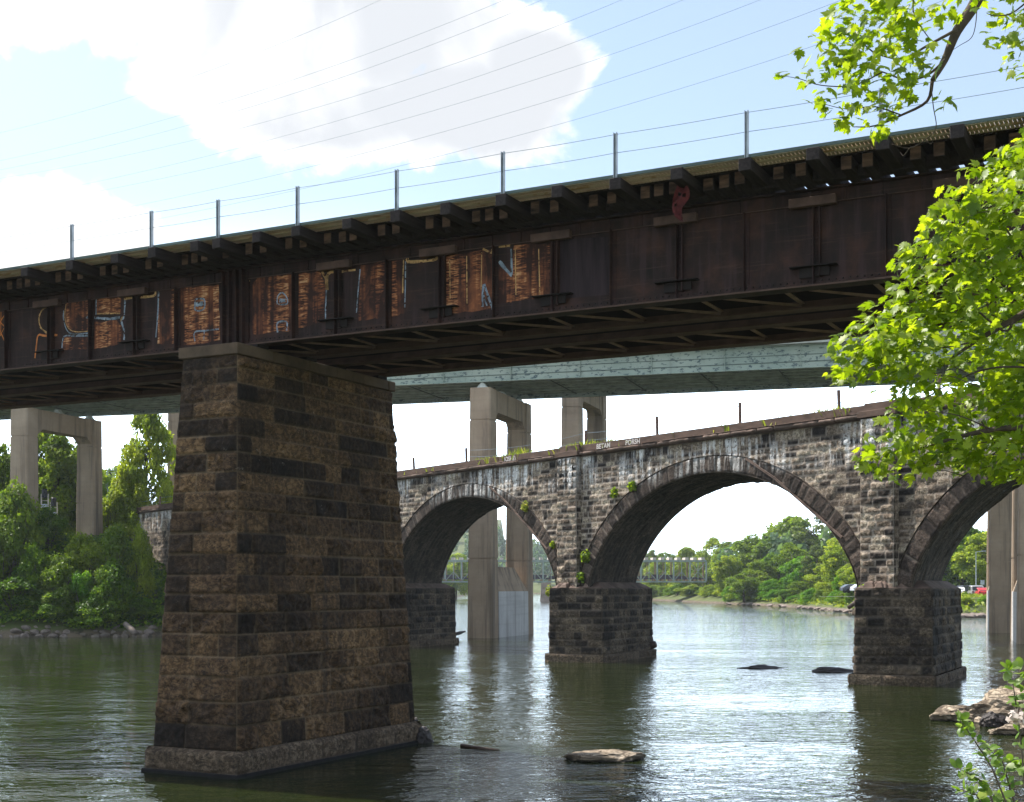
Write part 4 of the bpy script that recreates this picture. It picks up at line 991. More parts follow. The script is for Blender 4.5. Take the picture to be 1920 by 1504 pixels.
# right bank, seen through the big arch
RT_ = [(1395, 1066, 310, 115, 'willow', 'leaf_a', 'drooping willow-like tree overhanging the water where the truss bridge meets the bank'),
       (1428, 1000, 345, 125, 'tree', 'leaf_a', 'mid green round tree just right of the truss bridge end'),
       (1490, 968, 350, 150, 'tree', 'leaf_a', 'tallest full green tree in the middle of the far right bank'),
       (1548, 966, 335, 130, 'open', 'leaf_g', 'tall airy grey-green tree with sky showing through its top'),
       (1600, 978, 300, 130, 'tree', 'leaf_y', 'yellow-green tree against the right side of the big arch'),
       (1460, 1035, 320, 100, 'tree', 'leaf_d', 'dark green tree in the shaded middle of the far bank'),
       (1512, 1042, 300, 105, 'tree', 'leaf_b', 'vivid green rounded tree in front of the tall trees'),
       (1555, 1060, 285, 110, 'tree', 'leaf_y', 'light yellowish tree low on the bank beside the arch foot'),
       (1612, 1040, 250, 100, 'tree', 'leaf_y', 'pale yellow tree above the parked cars by the arch foot'),
       (1448, 1086, 305, 75, 'bush', 'leaf_b', 'bright green bush at the water edge right of the drooping tree'),
       (1500, 1090, 285, 85, 'bush', 'leaf_a', 'olive bush at the water edge below the tallest tree'),
       (1548, 1092, 262, 85, 'bush', 'leaf_y', 'yellow-green bush at the water edge near the arch foot'),
       (1590, 1100, 235, 70, 'bush', 'leaf_d', 'small dark bush above the stony shore by the arch foot'),
       (1345, 1012, 440, 80, 'open', 'leaf_y', 'thin twiggy tree rising behind the truss bridge end'),
       (1380, 1014, 420, 90, 'tree', 'leaf_a', 'green tree behind the truss bridge end'),
       (1288, 1026, 455, 60, 'tree', 'leaf_y', 'round light green tree above the middle of the truss bridge'),
       (1250, 1034, 460, 60, 'tree', 'leaf_a', 'low green tree above the truss bridge near the arch'),
       (1222, 1030, 470, 50, 'tree', 'leaf_g', 'bluish green tree above the left end of the visible truss'),
       (1318, 1036, 450, 60, 'tree', 'leaf_y', 'yellowish tree behind the right half of the truss'),
       (1270, 1052, 440, 70, 'bush', 'leaf_y', 'lit leafy bush seen through the truss bars'),
       (1325, 1054, 436, 80, 'bush', 'leaf_a', 'green bush seen through the right truss bars'),
       (1225, 1056, 438, 60, 'bush', 'leaf_y', 'yellow bush behind the left truss bars'),
       (1222, 1098, 428, 50, 'bush', 'leaf_a', 'bush under the truss bridge next to the pier'),
       (1262, 1097, 424, 50, 'bush', 'leaf_y', 'lighter bush under the truss bridge'),
       (1300, 1096, 420, 55, 'bush', 'leaf_y', 'bright bush under the middle of the truss bridge'),
       (1340, 1097, 400, 50, 'bush', 'leaf_d', 'dark bush under the right end of the truss bridge'),
       (1805, 985, 262, 120, 'tree', 'leaf_d', 'dark green tree seen under the right arch'),
       (1845, 1000, 255, 100, 'tree', 'leaf_y', 'yellow-green tree beyond the cars under the right arch'),
       (1890, 960, 255, 120, 'tree', 'leaf_y', 'light green tree between the two right concrete bents'),
       (1700, 960, 270, 150, 'tree', 'leaf_a', 'green tree behind the right viaduct pier'), (1745, 960, 280, 150, 'tree', 'leaf_a', 'green tree behind the right arch foot'),
       (1935, 950, 270, 140, 'tree', 'leaf_a', 'green tree at the right edge behind the concrete bent'),
       (1812, 1128, 186, 50, 'bush', 'leaf_y', 'sunny grassy bush on the shore below the stone retaining wall'),
       (1848, 1130, 187, 50, 'bush', 'leaf_b', 'green shore bush beside the far concrete bent'),
       (1410, 1098, 312, 70, 'bush', 'leaf_a', 'low green bush under the drooping tree'), (1475, 1105, 285, 70, 'bush', 'leaf_d', 'low dark bush at the water edge below the dark tree'), (1525, 1106, 262, 70, 'bush', 'leaf_a', 'low green bush on the stony shore right of the olive one'),
       (1365, 1040, 330, 75, 'tree', 'leaf_y', 'slim light green tree left of the drooping one'), (1425, 1052, 315, 80, 'tree', 'leaf_a', 'medium green tree right of the drooping one'), (1488, 1022, 310, 85, 'open', 'leaf_a', 'open crowned tree with visible limbs in the middle of the far bank'),
       (1532, 1030, 295, 80, 'open', 'leaf_g', 'dull green open tree left of the light yellowish one'), (1578, 1022, 275, 80, 'tree', 'leaf_y', 'yellow-green narrow tree left of the arch leg'), (1455, 1005, 360, 90, 'open', 'leaf_g', 'thin topped tree left of the tallest tree'), (1585, 1066, 255, 60, 'tree', 'leaf_b', 'small vivid tree in front of the yellow-green tree'),
       (1520, 1000, 360, 150, 'tree', 'leaf_a', 'broad green tree behind the grey-green one'), (1440, 1020, 380, 130, 'tree', 'leaf_g', 'dusky tree in the back row above the dark one'), (1645, 985, 290, 120, 'tree', 'leaf_y', 'yellow tree mostly hidden by the right arch leg')]
for a in RT_: tree('tree' if a[4] != 'bush' else 'bush', a[0], a[1], a[2], a[3] * (1.12 if a[1] < 1030 else .85), a[4], a[5], a[6], 'trees and bushes of the far right bank')
rr = random.Random(21)
for k in range(15):
    u = 1206 + k * 12.5; Yb = 437 - (u - 1206) / 165 * 108 + 6 + rr.uniform(-2, 5)
    tree('bush', u, rr.uniform(1094, 1106), Yb, rr.uniform(34, 52), 'bush', rr.choice(['leaf_y', 'leaf_a', 'leaf_y', 'leaf_d']), 'leafy bush in the continuous row along the far shore under the truss bridge', 'shore bushes under the truss bridge')
for k in range(16):
    u = 1372 + k * 15; Yb = np.interp(u, [1360, 1467, 1608], [322, 286, 208]) + 6 + rr.uniform(-1, 5)
    tree('bush', u, rr.uniform(1098, 1116), Yb, rr.uniform(34, 54), 'bush', rr.choice(['leaf_a', 'leaf_d', 'leaf_b']), 'low bush in the continuous row along the far shore below the tall trees', 'shore bushes below the tall trees')
LT_ = [(108, 812, 133, 135, 'tree', 'leaf_a', 'tall green tree framed by the legs of the left concrete bent'),
       (62, 800, 135, 130, 'tree', 'leaf_a', 'green tree behind the front leg of the left concrete bent'),
       (10, 830, 132, 90, 'tree', 'leaf_a', 'dark tree at the left edge behind the concrete bent'),
       (150, 850, 134, 100, 'tree', 'leaf_a', 'dark tree behind the rear leg of the left concrete bent'),
       (275, 764, 131, 108, 'tree', 'leaf_y', 'bright tall tree against the sky beside the block pier'),
       (240, 872, 129.5, 70, 'tree', 'leaf_y', 'lower yellow-green tree left of the bright tall tree'),
       (216, 872, 230, 70, 'tree', 'leaf_a', 'distant tree below the catenary frame'),
       (212, 916, 129, 80, 'bush', 'leaf_y', 'sunlit bush beside the rear leg of the left bent'),
       (262, 912, 128.5, 80, 'bush', 'leaf_y', 'sunlit bushes above the viaduct abutment'),
       (310, 905, 128, 60, 'bush', 'leaf_y', 'sunlit bush on top of the abutment next to the block pier'),
       (855, 1036, 470, 60, 'tree', 'leaf_y', 'yellow lit tree on the far left bank inside the smaller arch'),
       (838, 1062, 450, 40, 'tree', 'leaf_a', 'shaded tree beside the yellow lit one in the smaller arch'),
       (25, 905, 113.5, 140, 'bush', 'leaf_a', 'big green bush at the left edge in front of the bent leg'),
       (92, 950, 117, 90, 'bush', 'leaf_d', 'dark bush between the legs of the left bent'),
       (5, 985, 111.5, 110, 'bush', 'leaf_a', 'green bush low at the left edge'),
       (60, 1020, 111, 90, 'bush', 'leaf_d', 'dark bush below the front leg of the left bent'),
       (158, 1000, 113, 110, 'bush', 'leaf_y', 'yellow-lit vine covered bush at the foot of the rear leg'),
       (218, 985, 112.5, 110, 'bush', 'leaf_a', 'full green bush left of the abutment wall'),
       (262, 985, 113, 60, 'bush', 'leaf_y', 'yellow-green climber bush leaning on the abutment wall'),
       (110, 1040, 110.5, 100, 'bush', 'leaf_a', 'mid green bush on the middle of the left slope'),
       (155, 1072, 109.8, 60, 'bush', 'leaf_b', 'bright green bush low on the middle of the left slope'),
       (215, 1050, 110.6, 100, 'bush', 'leaf_d', 'dark bush low on the slope below the abutment'),
       (25, 1080, 109.8, 130, 'bush', 'leaf_d', 'dark spreading bush above the riprap at the left edge'),
       (95, 1110, 109.4, 110, 'bush', 'leaf_d', 'dark bush just above the riprap stones'),
       (185, 1115, 109.4, 110, 'bush', 'leaf_d', 'dark low bush above the riprap left of the driftwood'),
       (262, 1125, 110.8, 90, 'bush', 'leaf_d', 'dark bush beside the foot of the abutment wall'), (275, 1120, 111.5, 30, 'bush', 'leaf_b', 'small bright bush at the foot of the abutment wall')]
for a in LT_: tree('tree' if a[4] != 'bush' else 'bush', a[0], a[1], a[2], a[3], a[4], a[5], a[6], 'trees and bushes of the left bank')
# far wood on the hill at the river bend and behind the banks: one mass
def merged_wood(name, spots, mat, seed):
    r = np.random.RandomState(seed); vs, qs, ts, off = [], [], [], 0
    for (x, y, h, w) in spots:
        n = 420; D = r.randn(n, 3); D /= np.linalg.norm(D, axis=1, keepdims=True)
        lump = .7 + .45 * vnoise(D[:, 0] * 2.5 + x, D[:, 2] * 2.5 + y, seed)
        z0 = gz(x, y); C = np.array([x, y, z0 + h * .55]) + D * np.array([w * .5, w * .5, h * .5]) * lump[:, None]
        V, Q, T = leaf_quads(C, D + r.randn(n, 3) * .5, w * (.05 + .05 * r.rand(n)), r, np.clip(r.rand() * .6 + r.rand(n) * .4, 0, 1))
        vs.append(V); qs.append(Q + off); ts.append(T); off += len(V)
    me = np_mesh(name, np.concatenate(vs), np.concatenate(qs), attrs={'tint': np.concatenate(ts)})
    return obj(name, me, M[mat])
rr = random.Random(8); sp_ = []
for k in range(150):
    x = rr.uniform(-160, 190); y = rr.uniform(905, 1300); sp_.append((x, y, rr.uniform(12, 22), rr.uniform(12, 20)))
for k in range(70):
    y = rr.uniform(480, 900); sp_.append((rr.uniform(60, 200) if rr.random() < .6 else rr.uniform(-150, -45), y, rr.uniform(12, 18), rr.uniform(11, 17)))
for k in range(40): sp_.append((rr.uniform(66, 190), rr.uniform(240, 470), rr.uniform(12, 18), rr.uniform(11, 17)))
tag(merged_wood('distant_wood', sp_, 'far', 3), 'hazy green wood covering the far hill and banks', 'wood', kind='stuff')
rr = random.Random(9)
sp_ = [(rr.uniform(-190, -40), rr.uniform(150, 300), rr.uniform(9, 13), rr.uniform(8, 12)) for k in range(46)]
tag(merged_wood('left_bank_wood', sp_, 'leaf_a', 4), 'wood on the left bank behind the concrete bent', 'wood', kind='stuff')
# ivy and ground cover on the left slope
def cover(name, n, xr, yr, mat, size, seed, label, zoff=.4, cat='ground cover'):
    r = np.random.RandomState(seed); x = r.uniform(*xr, n); y = r.uniform(*yr, n); z = gh(x, y); k = z > 0.6; x, y, z = x[k], y[k], z[k]; n = len(x)
    z = z + zoff * r.rand(n) + 0.9 * zoff * np.maximum(0, vnoise(x * .5 + 100, y * .5 + 100, seed) - .3) * 3
    C = np.stack([x, y, z], 1); N = np.stack([r.randn(n) * .5, -.6 + r.randn(n) * .4, .8 + r.randn(n) * .4], 1)
    V, Q, T = leaf_quads(C, N, size * (.5 + r.rand(n)), r, r.rand(n))
    return tag(obj(name, np_mesh(name, V, Q, attrs={'tint': T}), M[mat]), label, cat, kind='stuff')
cover('slope_ivy', 30000, (-62, -24), (108, 122), 'leaf_d', .17, 5, 'dark green ivy and weeds carpeting the left river bank')
cover('bank_weeds', 9000, (40, 70), (180, 300), 'leaf_y', .3, 6, 'weeds along the far right shore')

# riprap stones, shore rocks
def rock_mesh(name, seed, sub=3, rough=.35, flat=1.0):
    import bmesh
    bm = bmesh.new(); bmesh.ops.create_icosphere(bm, subdivisions=sub, radius=1.0); r = random.Random(seed)
    pl = [(Vector((r.gauss(0, 1), r.gauss(0, 1), r.gauss(0, 1))).normalized(), r.uniform(.55, .85)) for _ in range(9)]
    from mathutils import noise
    for v in bm.verts:
        p = v.co.copy()
        for n, d in pl:
            k = p.dot(n)
            if k > d: p -= n * (k - d) * .85
        p *= 1 + rough * .5 * noise.noise(v.co * 2.2 + Vector((seed, 0, 0))) + rough * .25 * noise.noise(v.co * 6 + Vector((0, seed, 0)))
        p.z *= flat; v.co = p
    me = bpy.data.meshes.new(name); bm.to_mesh(me); bm.free(); return me
rips = [rock_mesh('riprap', 40 + k, 2, .3) for k in range(5)]
for m_ in rips: m_.materials.append(M['rip'])
rr = random.Random(12); n = 0
for row in range(3):
    x = -49.0
    while x < -29.5:
        s = rr.uniform(.22, .48); y0 = 107.5 if x < -41 else 107.5 + (x + 41) / 12 * 2
        o = bpy.data.objects.new('riprap_stone', rips[n % 5]); link(o); o.location = (x, y0 - .1 + row * .5 + rr.uniform(-.15, .15), .04 + row * .32 + rr.uniform(-.1, .1)); o.scale = (s * 1.25, s, s * .7)
        o.rotation_euler = (rr.uniform(-.3, .3), rr.uniform(-.3, .3), rr.uniform(0, 6)); tag(o, 'pale angular riprap stone lining the foot of the left bank', 'stone', 'riprap stones along the left bank'); x += s * rr.uniform(1.7, 2.5); n += 1
rr = random.Random(14)
for k in range(64):
    t = rr.random(); 
    pts = [(60, 179), (63, 180.5), (66, 182)] if k >= 50 else [(55.5, 200), (54, 208), (57, 286), (51.6, 322)]
    tt = t * (len(pts) - 1); j = min(int(tt), len(pts) - 2); f = tt - j; x = pts[j][0] + (pts[j + 1][0] - pts[j][0]) * f; y = pts[j][1] + (pts[j + 1][1] - pts[j][1]) * f
    o = bpy.data.objects.new('shore_stone', rips[k % 5]); link(o); s = rr.uniform(.4, .9); o.location = (x + rr.uniform(-.2, .8), y + rr.uniform(-.5, .8), .15); o.scale = (s * 1.4, s * 1.2, s * .6); o.rotation_euler = (0, 0, rr.uniform(0, 6))
    tag(o, 'small pale stone on the waterline of the far right bank', 'stone', 'stones along the far right shore')
def rock(name, u, v, sx, sy, sz, mat, label, seed, rz=0, dz=0.0, flat=1.0, cat='rock'):
    Y = CH * F / (v - HV); me = rock_mesh(name, seed, 4, .4, flat); o = obj(name, me, M[mat]); o.location = (atX(u, Y), Y, dz); o.scale = (sx, sy, sz); o.rotation_euler = (0, 0, rz)
    return tag(o, label, cat)
rock('river_rock', 1142, 1424, 1.05, .6, .33, 'rock', 'flat sunlit tan rock in the river right of the block pier', 71, .05, .03, .8)
rock('river_rock', 1432, 1253, 1.3, .8, .25, 'rockwet', 'smooth dark rock standing alone in the water under the big arch', 72, .2, -.05)
rock('river_rock', 1575, 1260, 1.45, .8, .34, 'rockwet', 'smooth dark rock touching the left side of the right viaduct pier', 73, .1, -.08)
rock('river_rock', 792, 1392, .34, .3, .36, 'rockwet', 'round dark wet rock at the back corner of the block pier', 74, .4, .08)
rock('river_rock', 770, 1380, .22, .25, .45, 'rockwet', 'jagged dark rock wedged against the back corner of the block pier', 75, .8, .15)
rock('shore_rock', 1800, 1350, 1.0, .8, .42, 'rock', 'pointed tan rock at the tip of the right shore ledge', 76, .3, .1)
rock('shore_rock', 1865, 1352, 1.3, 1.0, .6, 'rock', 'broad tan rock in the middle of the right shore ledge', 77, 1.1, .12)
rock('shore_rock', 1925, 1350, 1.5, 1.1, .75, 'rock', 'pale tan rock at the right edge of the shore ledge', 78, .7, .15)
rock('shore_rock', 1866, 1362, .42, .35, .34, 'rockwet', 'dark wet rock in front of the tan shore ledge', 79, .2, .12)
rock('shore_rock', 1895, 1328, 1.3, .8, .75, 'rock', 'upper tan rock behind the shore ledge', 80, 1.9, .1)
rock('shore_rock', 1925, 1375, 1.2, .6, .3, 'rock', 'low tan rock nearest the water at the right edge', 81, .4, .05)
# logs
def log(pts, rad, mat, label):
    base = Vector(pts[0]); e = MB(); e.tube([Vector(p) - base for p in pts], rad, 8); o = e.build('driftwood', M[mat], None, smooth=True); o.location = base; return tag(o, label, 'driftwood')
log([at(865, 1398, 33.4), at(900, 1405, 33.0), at(936, 1409, 32.8)], [.05, .07, .05], 'log', 'thin branch lying in the ripples right of the block pier')
log([at(1205, 1214, 77), at(1218, 1211, 77.2), at(1229, 1208, 77)], [.22, .26, .2], 'log', 'dark log end jammed against the middle viaduct pier')
log([at(235, 1170, 108.5), at(246, 1180, 107.6), at(254, 1188, 107.0)], [.22, .26, .2], 'rip', 'grey driftwood trunk leaning on the riprap of the left bank')
log([at(846, 1190, 100), at(862, 1187, 101), at(872, 1184, 102)], [.12, .14, .06], 'rockwet', 'dark low log in the water beside the left arch pier')
log([at(1590, 1140, 214), at(1604, 1130, 214), at(1618, 1124, 214)], [.3, .4, .25], 'log', 'fallen dark log on the bank beside the right viaduct pier')

# ================================================================== GRASS ON THE PARAPET, CLIMBERS
def tuft(name, spots, label, seed, group=None, mat='grass', cat='grass', lean=.5):
    r = np.random.RandomState(seed); V, T, Q = [], [], []
    for (x, y, z, h0, n, sp_) in spots:
        for k in range(n):
            h = h0 * .8; bx = x + r.randn() * sp_; by = y + r.randn() * .15; hh = h * (.4 + .8 * r.rand()); dx, dy = r.randn(2) * lean * hh * .6; w = .035 + .03 * r.rand(); i0 = len(V); a = r.rand() * 3.14; cx, cy = math.cos(a) * w, math.sin(a) * w
            V += [(bx - cx, by - cy, z), (bx + cx, by + cy, z), (bx + dx * .5 + cx * .8, by + dy * .5 + cy * .8, z + hh * .6), (bx + dx * .5 - cx * .8, by + dy * .5 - cy * .8, z + hh * .6), (bx + dx * 1.2, by + dy * 1.2, z + hh), (bx + dx * 1.25 + .01, by + dy * 1.2, z + hh)]
            Q += [(i0, i0 + 1, i0 + 2, i0 + 3), (i0 + 3, i0 + 2, i0 + 5, i0 + 4)]; T += [r.rand()] * 6
    o = obj(name, np_mesh(name, V, Q, attrs={'tint': T}), M[mat]); o.location = VO; o.rotation_euler = (0, 0, VA)
    return tag(o, label, cat, group, 'stuff')
gs = []
for u, h, n, sp_ in ((770, .45, 60, .6), (800, .3, 40, .8), (840, .3, 30, .8), (905, .5, 60, .5), (925, .5, 80, .6), (955, .65, 110, .7), (980, .8, 60, .5), (1055, .5, 90, .5), (1075, .6, 90, .6), (1095, .7, 90, .6), (1120, .5, 60, .5), (1150, .55, 60, .25), (1172, .45, 40, .15), (1215, .25, 40, .8),
                     (1268, .45, 60, .3), (1290, .2, 30, .6), (1375, .45, 80, .4), (1350, .25, 40, .6), (1445, .4, 50, .3), (1470, .5, 60, .4), (1500, .35, 50, .5), (1552, .6, 110, .45), (1592, .5, 80, .3), (1640, .3, 60, .8), (1700, .4, 60, .6)):
    gs.append((via_s(u, .3), .25, ZP + .3, h, n, sp_))
tuft('parapet_grass', gs, 'tufts of dry and green grass growing along the viaduct parapet', 15)
def sprig(name, s, z, r_, n, mat, label, y=-.12):
    r = np.random.RandomState(int(s * 100) % 9999); D = r.randn(n, 3); D /= np.linalg.norm(D, axis=1, keepdims=True); D[:, 1] = -np.abs(D[:, 1]) * .6
    C = D * (r_ * r.rand(n) ** .5)[:, None]; V, Q, T = leaf_quads(C, D + r.randn(n, 3) * .4, .07 + .06 * r.rand(n), r, r.rand(n))
    o = obj(name, np_mesh(name, V, Q, attrs={'tint': T}), M[mat]); o.location = VO + vr * s + vd * y + Vector((0, 0, z)); o.rotation_euler = (0, 0, VA); return tag(o, label, 'plant')
for u, v, r_, n, mat, lab in ((1187, 912, .32, 70, 'leaf_a', 'green plant rooted on the left haunch of the big arch ring'), (1153, 924, .3, 60, 'leaf_a', 'smaller dark plant rooted in the spandrel left of the arch plant'), (1099, 1044, .4, 90, 'leaf_a', 'green plant in the corner between middle pilaster and arch'),
                              (1090, 1082, .34, 70, 'leaf_d', 'low green plant just above the middle pier cap'), (986, 950, .35, 80, 'grass', 'dry plant on the right haunch of the smaller arch'), (1047, 1107, .35, 90, 'grass', 'yellow tuft on the cap of the middle viaduct pier'), (1636, 1108, .3, 70, 'leaf_b', 'thin weed on the cap of the right viaduct pier'),
                              (1625, 860, .3, 50, 'leaf_y', 'small yellow weed hanging beside the right pilaster'), (1800, 870, .5, 90, 'leaf_a', 'plant rooted on the spandrel wall behind the maple'), (1037, 1022, .25, 50, 'leaf_a', 'tiny plant on the smaller arch ring near the middle pier')):
    s, z = via_s(u, -.15, v); sprig('wall_plant', s, z, r_, n, mat, lab, -.7 if v > 1100 else -.15)

# ================================================================== LEFT BANK SIGNALS, CATENARY FRAME
def signal(u, vtop, Y, s, label):
    x = atX(u, Y); zt = CH + (HV - vtop) / F * Y; zb = gz(x, Y); e = empty('railway_signal', (x, Y, zb), 0, label, 'signal', 'railway signals on the left bank'); H = zt - zb
    b = MB()
    for sx in (-1, 1): b.box(sx * .32 * s - .05, sx * .32 * s + .05, -.05, .05, -.2, H - .45)
    k = .3
    while k < H - .5: b.box(-.27 * s, .27 * s, -.02, .02, k, k + .05); k += .38
    b.build('ladder', M['ladder'], e)
    b = MB(); pr = [(math.cos(a) * .26, math.sin(a) * .2) for a in np.linspace(0, 6.283, 13)[:-1]]
    b.hexa([(p[0], p[1] - .1, H - .8) for p in pr], [(p[0], p[1] - .1, H) for p in pr]); b.hexa([(p[0] * .5, p[1] * .5 - .3, H - .3) for p in pr], [(p[0] * .5, p[1] * .5 - .3, H - .1) for p in pr]); b.build('signal_head', M['black'], e, .02)
    b = MB(); b.box(-.25, .25, -.2, .1, H - 1.7, H - 1.4); b.build('relay_box', M['post'], e, .03)
signal(84, 917, 124, 1.0, 'taller pale ladder signal with dark head on the left bank'); signal(101, 933, 128, 1.0, 'shorter pale ladder signal on the left bank, right of the taller')
x = atX(211, 160); zb = gz(x, 160); e = empty('catenary_frame', (x, 160, zb), 0, 'thin grey catenary frame of two lattice poles beyond the left bank', 'pylon'); H = 19.4 - zb
b = MB()
for sx, h in ((-.68, H - 1.2), (.72, H + .4)):
    b.bar((sx - .1, 0, 0), (sx - .1, 0, h), .06); b.bar((sx + .1, 0, 0), (sx + .1, 0, h), .06)
    for k in range(int(h / .45)): b.bar((sx - .1, 0, k * .45), (sx + .1, 0, k * .45 + .45), .03)
b.build('mast', M['post'], e)
b = MB()
for z in (H - 1.3, H - 1.6, H - 3.2, H - 4.6): b.bar((-.75, 0, z), (.8, 0, z), .06)
b.bar((-.5, 0, H - .6), (.75, 0, H + .2), .04); b.build('crossarm', M['post'], e)
b = MB()
for sx, z in ((-.4, H - 1.6), (.4, H - 1.6), (1.2, H - 1.5)): b.tube([(sx, 0, z + .05), (sx + .15, 0, z - .12), (sx + .3, 0, z - .3)], [.06, .1, .06], 6)
b.build('insulator', M['black'], e)

# ================================================================== RIGHT BANK ROAD, WALL, CARS, POLES
b = MB(); 
for (xa, ya, xb, yb) in ((50, 198, 90, 206),): b.add([(48, 203, 2.62), (120, 208, 2.62), (120, 216, 2.62), (48, 211, 2.62)], [(0, 1, 2, 3)])
tag(b.build('riverside_road', M['road']), kind='structure')
A = ashlar(34, [0, .35, .7, 1.05, 1.4], (.5, 1.1), .12, .06, .05, (0, .08), (.03, .1), 700)
w = empty('retaining_wall', (56.5, 194.5, 1.3), .08, 'low pinkish stone retaining wall along the riverside road', 'wall')
join_panels('wall_face', [panel('w', A, lambda U, V, D: (U, -D, V), None, None)], M['viapier'], w); b = MB(); b.box(0, 34, .02, .6, 0, 1.38); b.build('wall_core', M['retwall'], w)
paint = {}
def car(u, v, Y, rz, col, label, suv=False):
    x = atX(u, Y); z = CH + (HV - v) / F * Y; e = empty('parked_car', (x, Y, z), rz, label, 'car', 'cars parked on the riverside road')
    if col not in paint: paint[col] = plain_mat('car_paint', col, .3, .05, 1, spec=.5)
    h = 1.75 if suv else 1.45; L = 2.25; W_ = .9
    b = MB(); prof = [(-L, .35), (-L, .85), (-L * .93, 1.0), (-L * .85, h - .1) if suv else (-L * .62, h - .06), (-.2, h), (.5, h - .06), (1.15, .98), (L * .95, .82), (L, .6), (L, .35)]
    b.hexa([(p[0], -W_, p[1]) for p in prof], [(p[0], W_, p[1]) for p in prof]); b.build('body', paint[col], e, .08)
    b = MB()
    for sy in (-1, 1): b.hexa([(-1.4, sy * (W_ + .004), 1.0), (1.0, sy * (W_ + .004), 1.0), (.45, sy * (W_ + .004), h - .14), (-1.2, sy * (W_ + .004), h - .14)], [(-1.4, sy * (W_ + .012), 1.0), (1.0, sy * (W_ + .012), 1.0), (.45, sy * (W_ + .012), h - .14), (-1.2, sy * (W_ + .012), h - .14)])
    xa, xb = (-L * .935, -L * .86) if suv else (-L * .9, -L * .66)
    b.hexa([(xa - .03, -.72, 1.04), (xa - .03, .72, 1.04), (xb - .03, .66, h - .16), (xb - .03, -.66, h - .16)], [(xa + .02, -.72, 1.04), (xa + .02, .72, 1.04), (xb + .02, .66, h - .16), (xb + .02, -.66, h - .16)]); b.build('window', M['glass'], e)
    for sx in (-1.4, 1.4):
        for sy in (-1, 1): b = MB(); b.tube([(sx, sy * .75, .34), (sx, sy * .93, .34)], [.34, .34], 14); b.build('wheel', M['tyre'], e)
    for sy in (-.72, .72): b = MB(); b.box(-L - .02, -L + .1, sy - .12, sy + .12, .72, .9); b.build('tail_light', M['redcloth'], e, .02)
car(1843, 1120.5, 196, R(78), (.55, .035, .04), 'red hatchback parked facing away beside the far concrete bent')
car(1829, 1119.5, 202, R(80), (.30, .29, .30), 'grey sport utility car parked left of the red hatchback', True)
car(1796, 1119, 200, R(75), (.75, .76, .78), 'white car parked at the foot of the right arch')
car(1813, 1113, 232, R(20), (.02, .02, .025), 'black car further back beyond the grass strip'); car(1622, 1112, 214, R(10), (.62, .66, .72), 'pale silver car in the shade beside the left face of the right pier')
car(1603, 1112, 216, R(5), (.05, .06, .08), 'dark car parked behind the fallen log')
def pole(u, vb, vt, Y, r_, label, sign=False):
    x = atX(u, Y); zb = CH + (HV - vb) / F * Y; zt = CH + (HV - vt) / F * Y; e = empty('lamp_post' if not sign else 'road_sign', (x, Y, zb), 0, label, 'lamp post' if not sign else 'sign')
    b = MB(); b.tube([(0, 0, -.3), (0, 0, zt - zb)], [r_, r_ * .6], 8); b.build('pole', M['post'], e)
    b = MB()
    if sign: b.box(-.3, .3, -.05, -.02, zt - zb - .7, zt - zb); b.build('panel', M['post'], e)
    else: b.bar((0, 0, zt - zb), (1.2, 0, zt - zb + .15), .08); b.box(.9, 1.5, -.12, .12, zt - zb + .08, zt - zb + .2); b.build('lamp_arm', M['post'], e)
pole(1830, 1112, 1035, 206, .09, 'slim grey lamp post behind the parked cars'); pole(1842, 1112, 1088, 206, .05, 'small grey road sign right of the lamp post', True)

# ================================================================== OVERHEAD WIRES
ow = [[(-60, 262), (280, 174), (375, 138), (540, 74), (705, 3), (780, -30)], [(-60, 312), (300, 235), (460, 177), (680, 98), (910, 15), (1010, -25)], [(-60, 330), (15, 315), (345, 241), (500, 192), (730, 110), (960, 22), (1018, 0), (1090, -30)],
      [(-60, 345), (65, 322), (460, 242), (520, 222), (960, 78), (1165, 0), (1250, -34)], [(-60, 386), (100, 357), (480, 273), (560, 247), (960, 118), (1280, 0), (1370, -35)], [(-60, 400), (115, 370), (535, 288), (660, 249), (960, 161), (1280, 51), (1425, 0), (1520, -34)],
      [(-60, 440), (240, 390), (655, 298), (735, 274), (960, 207), (1280, 106), (1567, 4), (1680, -37)], [(-60, 470), (300, 410), (590, 350), (740, 318), (1053, 230), (1280, 162), (1469, 104), (1589, 64), (1760, 5), (1880, -38)]]
place = ['topmost', 'second from the top', 'third from the top', 'fourth from the top', 'fifth from the top', 'third from the bottom', 'second from the bottom', 'lowest']
for w_, pl_ in zip(ow, place):
    cf = np.polyfit([p[0] for p in w_], [p[1] for p in w_], 2); w_ = [(u, float(np.polyval(cf, u))) for u in np.linspace(w_[0][0], w_[-1][0], 9)]
    P = [at(u, v, 1 / (1 / 150 + (1 / 62 - 1 / 150) * (u + 60) / 1900)) for u, v in w_]; Q = []
    for i in range(len(P) - 1):
        a0 = P[max(0, i - 1)]; a1 = P[i]; a2 = P[i + 1]; a3 = P[min(len(P) - 1, i + 2)]
        for k in range(5): t = k / 5; Q.append(a1 + (a2 - a0) * t * .5 + (2 * a0 - 5 * a1 + 4 * a2 - a3) * t * t * .5 + (3 * a1 - a0 - 3 * a2 + a3) * t ** 3 * .5)
    Q.append(P[-1]); b = MB(); b.tube([q - P[0] for q in Q], .012, 4); o = b.build('overhead_wire', M['wire']); o.location = P[0]
    tag(o, 'thin overhead wire across the sky, %s of the eight' % pl_, 'wire', 'overhead wires across the sky')

